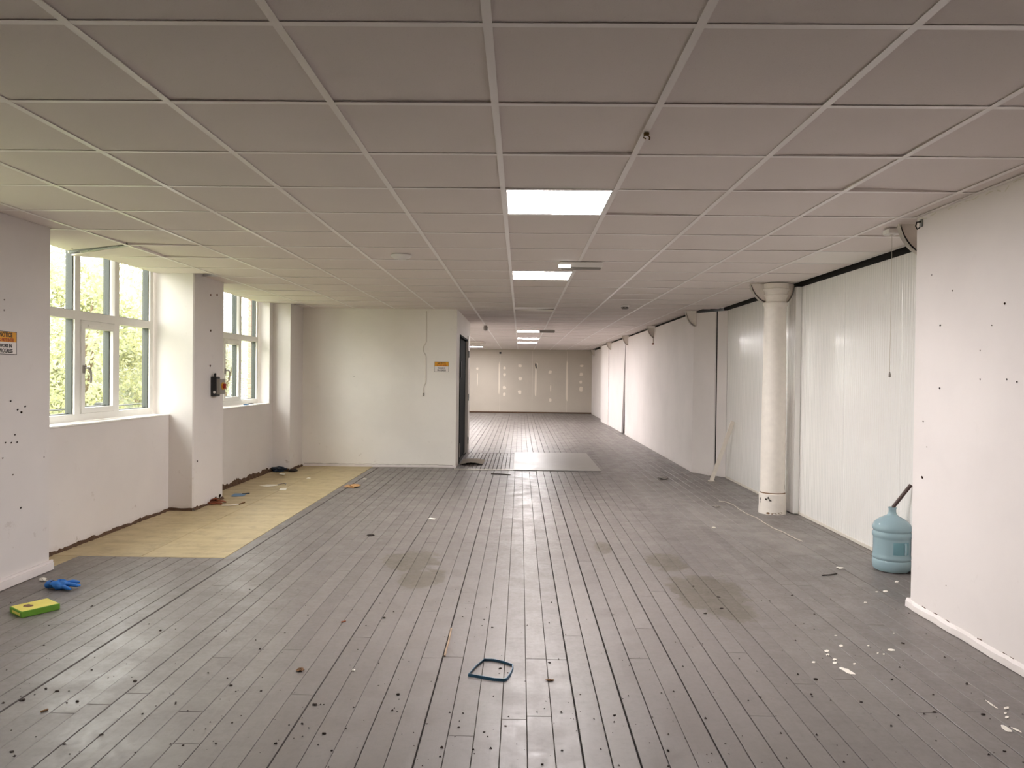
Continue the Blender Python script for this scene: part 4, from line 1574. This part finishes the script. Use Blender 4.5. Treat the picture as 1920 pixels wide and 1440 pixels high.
crumple('paper_scrap', M['paper'], (80, 1089), 0.022, 0.02, 0.012, 'crumpled white paper scrap at the foot of the near left pilaster', 'paper', 2)
strip('paper_twist', M['paper'], ((84, 1090), (101, 1093)), 0.004, 'thin pale paper twist joining the scrap and the blue glove', 'paper')
sheet('blue_scrap', M['blue_scrap'], ((432, 931), (440, 926), (454, 925.5), (462, 928), (455, 931), (440, 932)), 'flat blue plastic scrap on the tan sheet by the second window', 'scrap')
strip('blue_scrap_tie', M['navy'], ((454, 927), (468, 926)), 0.006, 'thin dark strip beside the flat blue scrap', 'strip')
crumple('dark_rag', M['navy'], (523, 884), 0.12, 0.12, 0.042, 'crumpled dark blue rag in the corner before the partition', 'rag', 5)
sheet('white_label', M['paper'], ((523, 893), (527, 889.5), (535, 889.5), (533, 893)), 'white paper tag lying before the dark blue rag', 'paper', 0.03)
crumple('dark_rubble', M['debris'], (549, 884), 0.06, 0.08, 0.02, 'small heap of dark rubble beside the blue rag', 'rubble', 8)
mb = MB()
c = fl(400, 945)
o = empty('broken_wood', (c.x, c.y, 0.002), 'orange-brown splintered wood offcut at the foot of the pilaster', 'wood offcut')
for k, (dx, dy, L, a, h) in enumerate(((-0.02, 0.05, 0.13, 2.3, 0.05), (0.03, 0.0, 0.15, -0.35, 0.02), (0.06, 0.06, 0.10, 0.5, 0.03), (0.0, -0.03, 0.09, 0.1, 0.01))):
    rr = random.Random(k)
    mb = MB()
    d = Vector((math.cos(a), math.sin(a), 0))
    s = Vector((-d.y, d.x, 0))
    vs = []
    for t, wd in ((-0.5, 0.02), (-0.1, 0.034), (0.3, 0.026), (0.5, 0.008)):
        for q in (-1, 1):
            for zz in (0, 0.012):
                v = Vector((dx, dy, 0)) + d * L * t + s * wd * q
                vs.append((v.x, v.y, max(0, h * (0.5 - t)) + zz + 0.001))
    fs = []
    for t in range(3):
        a0, b0 = t * 4, t * 4 + 4
        fs += [(a0 + 1, b0 + 1, b0 + 3, a0 + 3), (a0, a0 + 2, b0 + 2, b0), (a0, b0, b0 + 1, a0 + 1), (a0 + 2, a0 + 3, b0 + 3, b0 + 2)]
    fs += [(0, 1, 3, 2), (12, 14, 15, 13)]
    mb.add(vs, fs)
    mb.build('splinter', M['rust'], o)
strip('white_batten_scrap', M['batten'], ((416, 949), (432, 949), (447, 947)), 0.008, 'thin pale wood strip beside the broken orange wood', 'strip')
strip('brown_twig', M['debris2'], ((446, 947), (459, 943)), 0.006, 'thin brown twig end beyond the pale wood strip', 'twig')
sheet('paper_strip', M['paper'], ((486, 911), (500, 909), (522, 909), (521, 911), (500, 913)), 'narrow pale paper strip on the tan sheet near the second window', 'paper', 0.003)
strip('cable_scrap', M['grey_plastic'], ((521, 910), (530, 907), (536, 907.5), (535, 910)), 0.006, 'bent grey cable scrap at the end of the paper strip', 'cable')
sheet('white_card', M['paper'], ((523, 919.5), (526, 915.5), (538, 915), (536, 919.5)), 'small white card on the tan sheet toward the partition', 'paper', 0.002)
sheet('plaster_flake', M['paper'], ((574, 898), (578, 895.5), (583, 896.5), (581, 898.5)), 'white plaster flake on the tan sheet toward the partition', 'flake', 0.01)
crumple('dry_leaf', M['tan_scrap'], (666, 913), 0.06, 0.08, 0.02, 'curled tan dry leaf at the edge of the tan sheet', 'leaf', 15)
sheet('dry_leaf', M['tan_scrap'], ((643, 914), (652, 909), (662, 911), (664, 916), (652, 915)), 'flat tan leaf blade left of the curled dry leaf', 'leaf', 0.008)
sheet('white_scrap', M['paper'], ((802, 973), (806, 971.5), (817, 972.5), (815, 974.5)), 'single white paper scrap on the boards left of the middle', 'paper', 0.003)
sheet('white_scrap', M['paper'], ((679, 899), (682, 897.5), (688, 898), (686, 899.5)), 'small white paper scrap just right of the tan leaf', 'paper', 0.003)
strip('dark_strip', M['debris'], ((921, 889.5), (938, 890), (957, 891.5)), 0.008, 'dark narrow strip lying before the threshold strip', 'strip')
crumple('dark_scrap', M['debris'], (695, 1004), 0.035, 0.03, 0.006, 'flat dark scrap on the boards right of the tan sheet', 'scrap', 31)
strip('floor_wire', M['wire'], ((1348, 940), (1360, 941.5), (1375, 947), (1388, 957), (1402, 965), (1420, 972), (1433, 981), (1450, 991), (1470, 999), (1490, 1010), (1505, 1016)), 0.0035, 'thin pale wire curling over the floor left of the column', 'wire')
crumple('grey_scrap', M['grey_plastic'], (1344, 951), 0.05, 0.05, 0.012, 'small grey plastic scrap left of the pale wire', 'scrap', 33)
crumple('grey_scrap', M['grey_plastic'], (1243, 898), 0.07, 0.07, 0.02, 'small grey lump on the floor near the long right wall corner', 'scrap', 34)
crumple('white_crumb', M['paper'], (1338, 990), 0.018, 0.02, 0.006, 'white crumb on the dusty boards left of the column', 'crumb', 35)
crumple('white_crumb', M['paper'], (1575, 1066), 0.028, 0.022, 0.006, 'whitish plaster lump on the boards left of the water bottle', 'crumb', 36)
strip('dark_twig', M['debris'], ((1541, 1080), (1555, 1079), (1569, 1077)), 0.004, 'dark twig on the boards left of the water bottle', 'twig')

# dark and brown chips strewn over the foreground boards
CH = [(433, 1286, 9), (442, 1297, 4), (590, 1322, 12), (517, 1395, 8), (405, 1395, 6), (190, 1378, 9), (120, 1396, 8), (107, 1297, 9), (86, 1292, 7), (43, 1313, 13), (145, 1316, 9), (125, 1318, 6),
      (22, 1410, 9), (390, 1262, 5), (325, 1302, 6), (253, 1278, 9), (172, 1257, 5), (267, 1339, 6), (608, 1376, 10), (622, 1408, 7), (452, 1342, 4), (567, 1381, 4), (67, 1382, 5),
      (720, 1159, 8), (908, 1162, 4), (923, 1177, 5), (938, 1254, 7), (1030, 1243, 7), (710, 1286, 5), (748, 1312, 4), (745, 1335, 5), (868, 1338, 5), (860, 1364, 6), (908, 1373, 7), (948, 1362, 6),
      (1007, 1336, 5), (1054, 1408, 6), (1017, 1434, 8), (1088, 1303, 4), (1152, 1342, 8), (1150, 1153, 5), (1252, 1408, 7), (747, 1303, 8), (800, 1358, 5), (776, 1399, 4), (853, 1382, 4),
      (1530, 1274, 10), (1425, 1308, 7), (1750, 1303, 6), (1813, 1283, 8), (1752, 1336, 9), (1843, 1340, 9), (1615, 1317, 8), (1693, 1207, 7), (1672, 1275, 6), (1527, 1152, 5), (1455, 1343, 4), (1360, 1395, 4),
      (1883, 1409, 8), (1323, 1151, 9), (1352, 1141, 9), (1403, 1314, 4), (1680, 1120, 0), (1300, 1100, 6), (1347, 1120, 8), (1380, 1105, 0), (936, 1263, 4), (952, 1262, 4), (1485, 1117, 6), (1240, 1300, 4)]
rr = random.Random(77)
for k, (x, y_, s) in enumerate(CH):
    if s == 0:
        continue
    p = fl(x, y_)
    m = s * p.y / F_PX / 2
    mb = MB()
    a = rr.uniform(-0.7, 0.7)
    n = rr.choice((5, 6, 7))
    pts = []
    for q in range(n):
        t = 2 * PI * q / n
        f = rr.uniform(0.65, 1.15)
        u, v = m * f * math.cos(t), m * rr.uniform(0.5, 0.9) * f * math.sin(t)
        pts.append((u * math.cos(a) - v * math.sin(a), u * math.sin(a) + v * math.cos(a)))
    h = m * rr.uniform(0.35, 0.7)
    vs = [(px_, py_, 0.0002) for px_, py_ in pts] + [(px_ * 0.7, py_ * 0.7, h * rr.uniform(0.6, 1)) for px_, py_ in pts]
    fs = [(q, (q + 1) % n, n + (q + 1) % n, n + q) for q in range(n)] + [tuple(range(n, 2 * n)), tuple(range(n - 1, -1, -1))]
    mb.add(vs, fs)
    o = mb.build('wood_chip', M['debris'], None, (p.x, p.y, 0.001))
    own = {(590, 1322): 'largest dark bent chip on the boards left of the blue loop', (43, 1313): 'dark knobbly chip lying at the wide board gap near the left edge',
           (608, 1376): 'narrow dark sliver on the boards below the largest bent chip', (1530, 1274): 'dark curled chip on the boards just below the large white paint drip',
           (190, 1378): 'dark upright chip in the scuffed boards at the lower left', (1843, 1340): 'dark chip beside the thin white paint line at the right'}.get((x, y_))
    if own:
        tag(o, own, 'debris')
    else:
        tag(o, 'tiny dark chip of debris on the grey floorboards', 'debris', 'dark chips strewn over the floorboards')
crumple('brown_chip', M['debris2'], (563, 1258), 0.018, 0.016, 0.008, 'crumpled brown leaf fragment among the chips left of the blue loop', 'leaf', 61)
crumple('brown_chip', M['debris2'], (1031, 1277), 0.020, 0.008, 0.005, 'brown wood splinter right of the blue loop', 'splinter', 62)
strip('brown_twig', M['debris2'], ((76, 1337), (90, 1332)), 0.004, 'brown twig on the boards near the lower left corner', 'twig')
strip('red_splinter', M['rust'], ((640, 1168), (648, 1166)), 0.004, 'reddish splinter on the boards left of the middle', 'splinter')
crumple('white_crumb', M['paper'], (663, 1258), 0.008, 0.008, 0.005, 'tiny white crumb on the boards left of the blue loop', 'crumb', 63)
strip('seam_splinter', M['seam'], ((846, 1181), (841, 1205), (836, 1222), (834, 1232)), 0.005, 'long pale splinter raised along a board seam above the blue loop', 'splinter')

# countless specks
sp = MB()
rr = random.Random(99)
for k in range(420):
    x, y_ = rr.uniform(0, 1920), rr.uniform(1100, 1440)
    p = fl(x, y_)
    if p.x < XP + 0.05 or p.x > 2.36 or (-0.25 < p.x < 0.0 and 3.25 < p.y < 3.58):
        continue
    r = abs(rr.gauss(0, 0.0022)) + 0.0012
    sp.add([(p.x - r, p.y - r * .7, 0.0013), (p.x + r, p.y - r, 0.0013), (p.x + r * .6, p.y + r, 0.0013), (p.x, p.y, 0.0013 + r)], [(0, 1, 3), (1, 2, 3), (2, 0, 3), (2, 1, 0)])
o = sp.build('dust_specks', M['debris'])
tag(o, 'fine dark specks of dirt scattered over the foreground boards', 'dirt', kind='stuff')


# dried paint splashes on the right
def splash(cx, cy, rx, ry, rot, label, group=None):
    p = fl(cx, cy)
    e = fl(cx + rx * math.cos(rot), cy + rx * math.sin(rot)) - p
    f = fl(cx - ry * math.sin(rot), cy + ry * math.cos(rot)) - p
    rr = random.Random(int(cx * 3 + cy))
    n = 12
    vs = []
    for k in range(n):
        t = 2 * PI * k / n
        s = rr.uniform(0.75, 1.15)
        v = e * math.cos(t) * s + f * math.sin(t) * s
        vs.append((v.x, v.y, 0.0))
    vs += [(x * 0.85, y_ * 0.85, 0.0012) for x, y_, z in vs]
    mb = MB()
    mb.add(vs, [(k, (k + 1) % n, n + (k + 1) % n, n + k) for k in range(n)] + [tuple(range(n, 2 * n))])
    o = mb.build('paint_splash', M['paint'], None, (p.x, p.y, 0.0014))
    tag(o, label, 'paint splash', group)


G = 'dots of dried white paint on the right boards'
LD = 'small dot of dried white paint on the boards at the right'
for cx, cy, rx, ry in ((1550, 1221, 5, 2.5), (1552, 1228, 4, 2), (1565, 1237, 4, 2), (1565, 1243, 5, 2.5), (1525, 1242, 4, 2), (1577, 1211, 4, 2), (1602, 1245, 3, 1.5), (1646, 1225, 2, 1.2), (1657, 1227, 2, 1.2),
                       (1885, 1338, 3, 2), (1888, 1345, 4, 2.5), (1660, 1109, 5, 1.5), (1644, 1110, 3, 1), (1622, 1130, 3, 1.5), (1567, 1192, 3, 1), (1681, 1091, 4, 1.5), (1628, 1211, 2, 1), (1676, 1188, 2, 1)):
    splash(cx, cy, rx, ry, 0, LD, G)
splash(1588, 1258, 16, 3.5, 0.42, 'large elongated drip of dried white paint on the boards at the right')
splash(1671, 1219, 9, 2.2, 0.1, 'short bar of dried white paint above the large drip')
splash(1860, 1322, 15, 1.4, 0.62, 'thin slanting line of dried white paint near the right picture edge')
splash(1887, 1328, 6, 2.5, -0.2, 'oval blot of dried white paint right of the thin paint line')
splash(1886, 1366, 13, 4.0, 0.55, 'widest curved smear of dried white paint in the lower right corner')
splash(1906, 1369, 12, 1.6, 0.45, 'narrow tail of dried white paint beside the curved smear')

# ------------------------------------------------------------------ outdoors, seen through the windows
gnd = MB().box(-40, XO, -14, 60, -0.5, -0.3).build('ground', M['soil'])
tag(gnd, 'grassy ground outside the windows', 'ground', kind='structure')


def foliage_mesh(seed, n, rx, ry, rz, leaf, mat, hollow=0.35):
    rr = random.Random(seed)
    mb = MB()
    lumps = [(rr.uniform(-.7, .7) * rx, rr.uniform(-.7, .7) * ry, rr.uniform(-.65, .75) * rz, rr.uniform(.25, .5)) for _ in range(16)]
    vs, fs = [], []
    for k in range(n):
        cx, cy2, cz, s = rr.choice(lumps)
        while True:
            a, b, c = rr.uniform(-1, 1), rr.uniform(-1, 1), rr.uniform(-1, 1)
            d = a * a + b * b + c * c
            if hollow < d < 1:
                break
        p = Vector((cx + a * s * rx, cy2 + b * s * ry, cz + c * s * rz))
        u = Vector((rr.gauss(0, 1), rr.gauss(0, 1), rr.gauss(0, 1))).normalized()
        v = u.cross(Vector((rr.gauss(0, 1), rr.gauss(0, 1), rr.gauss(0, 1)))).normalized()
        L = leaf * rr.uniform(0.6, 1.3)
        o = len(vs)
        vs += [p - u * L, p + v * L * 0.45, p + u * L, p - v * L * 0.45]
        fs.append((o, o + 1, o + 2, o + 3))
    mb.add(vs, fs)
    return mb.mesh('foliage', mat)


fm = [foliage_mesh(1, 24000, 1.5, 1.8, 2.4, 0.052, M['leaf']), foliage_mesh(2, 24000, 1.5, 1.8, 2.4, 0.052, M['leaf2'])]
TL = ['bushy green tree straight beyond the near window', 'pale leafy tree beyond the right pane of the near window', 'tall shrubby tree seen through the second window',
      'leafy tree at the left pane of the near window', 'tall pale tree behind the others, left of the near window', 'green tree out of view beside the camera, placed to dim that bay',
      'yellow-green tree at the right pane of the second window', 'broad pale tree behind the bushy green one, near window']
TS = [(-8.2, 13.4, 1.5, 0), (-9.6, 17.9, 1.8, 1), (-9.9, 24.0, 1.5, 1), (-7.6, 9.0, 1.8, 1), (-15.0, 19.7, 3.2, 1), (-7.9, 4.2, 1.7, 0), (-13.5, 32.0, 1.4, 0), (-12.0, 15.2, 2.6, 0)]  # the tree by the camera is unseen, set there to dim its window
for k, (x, y_, z, m) in enumerate(TS):
    t = empty('garden_tree', (x, y_, -0.3), TL[k], 'tree', 'trees in the garden outside')
    fo = link('foliage', fm[m], t, (0, 0, z + 0.35))
    fo.rotation_euler = (0, 0, k * 1.3)
    s = 1 + 0.12 * math.sin(k * 2.2)
    fo.scale = (s, s, s)
    tag(fo, kind='stuff')
    MB().tube([(0, 0, 0), (0.05, 0.02, 0.9), (0.0, 0.1, 1.9), (0.1, 0.2, 3.0)], [0.09, 0.07, 0.05, 0.02], 8).build('trunk', M['bark'], t)
    MB().tube([(0.03, 0.02, 1.0), (0.5, -0.5, 1.9), (0.9, -0.9, 2.7)], [0.04, 0.03, 0.012], 6).build('branch', M['bark'], t)
# hedge behind the trees
hm = foliage_mesh(5, 9000, 0.9, 4.2, 1.5, 0.085, M['leaf2'], 0.1)
HL = ['low pale hedge along the garden beyond the near window', 'low pale hedge along the garden beyond the second window']
for k, (hx, y_) in enumerate(((-19.5, 26.5), (-19.0, 37.5))):
    hd = empty('garden_hedge', (hx, y_, -0.3), HL[k], 'hedge', 'hedges in the garden outside')
    tag(link('foliage', hm, hd, (0, 0, 1.3)), kind='stuff')
# wire fence with posts
fn = empty('garden_fence', (-6.0, 0, -0.3), 'low dark garden fence outside the near window', 'fence')
for y_ in (7.0, 8.6, 10.25, 11.9, 13.5, 15.1):
    MB().cbox(-0.05, 0.05, y_ - 0.05, y_ + 0.05, 0, 1.25, 0.006).build('post', M['fence'], fn)
for z in (0.75, 1.2):
    MB().tube([(0, 5.5, z), (0, 10.0, z - 0.01), (0, 16.5, z)], 0.012, 6).build('rail', M['fence'], fn)
# neighbouring building beyond the second window
bd = empty('garden_building', (-19.3, 47.0, -0.3), 'pale building with a blue-grey roof far beyond the second window', 'building')
MB().box(-3, 3, -4, 4, 0, 3.9).build('wall', M['render'], bd)
MB().add([(-3.3, -4.3, 3.9), (3.3, -4.3, 3.9), (3.3, 4.3, 3.9), (-3.3, 4.3, 3.9), (0, -4.3, 5.6), (0, 4.3, 5.6)], [(0, 1, 4), (2, 3, 5), (1, 2, 5, 4), (3, 0, 4, 5), (3, 2, 1, 0)]).build('roof', M['roof'], bd)
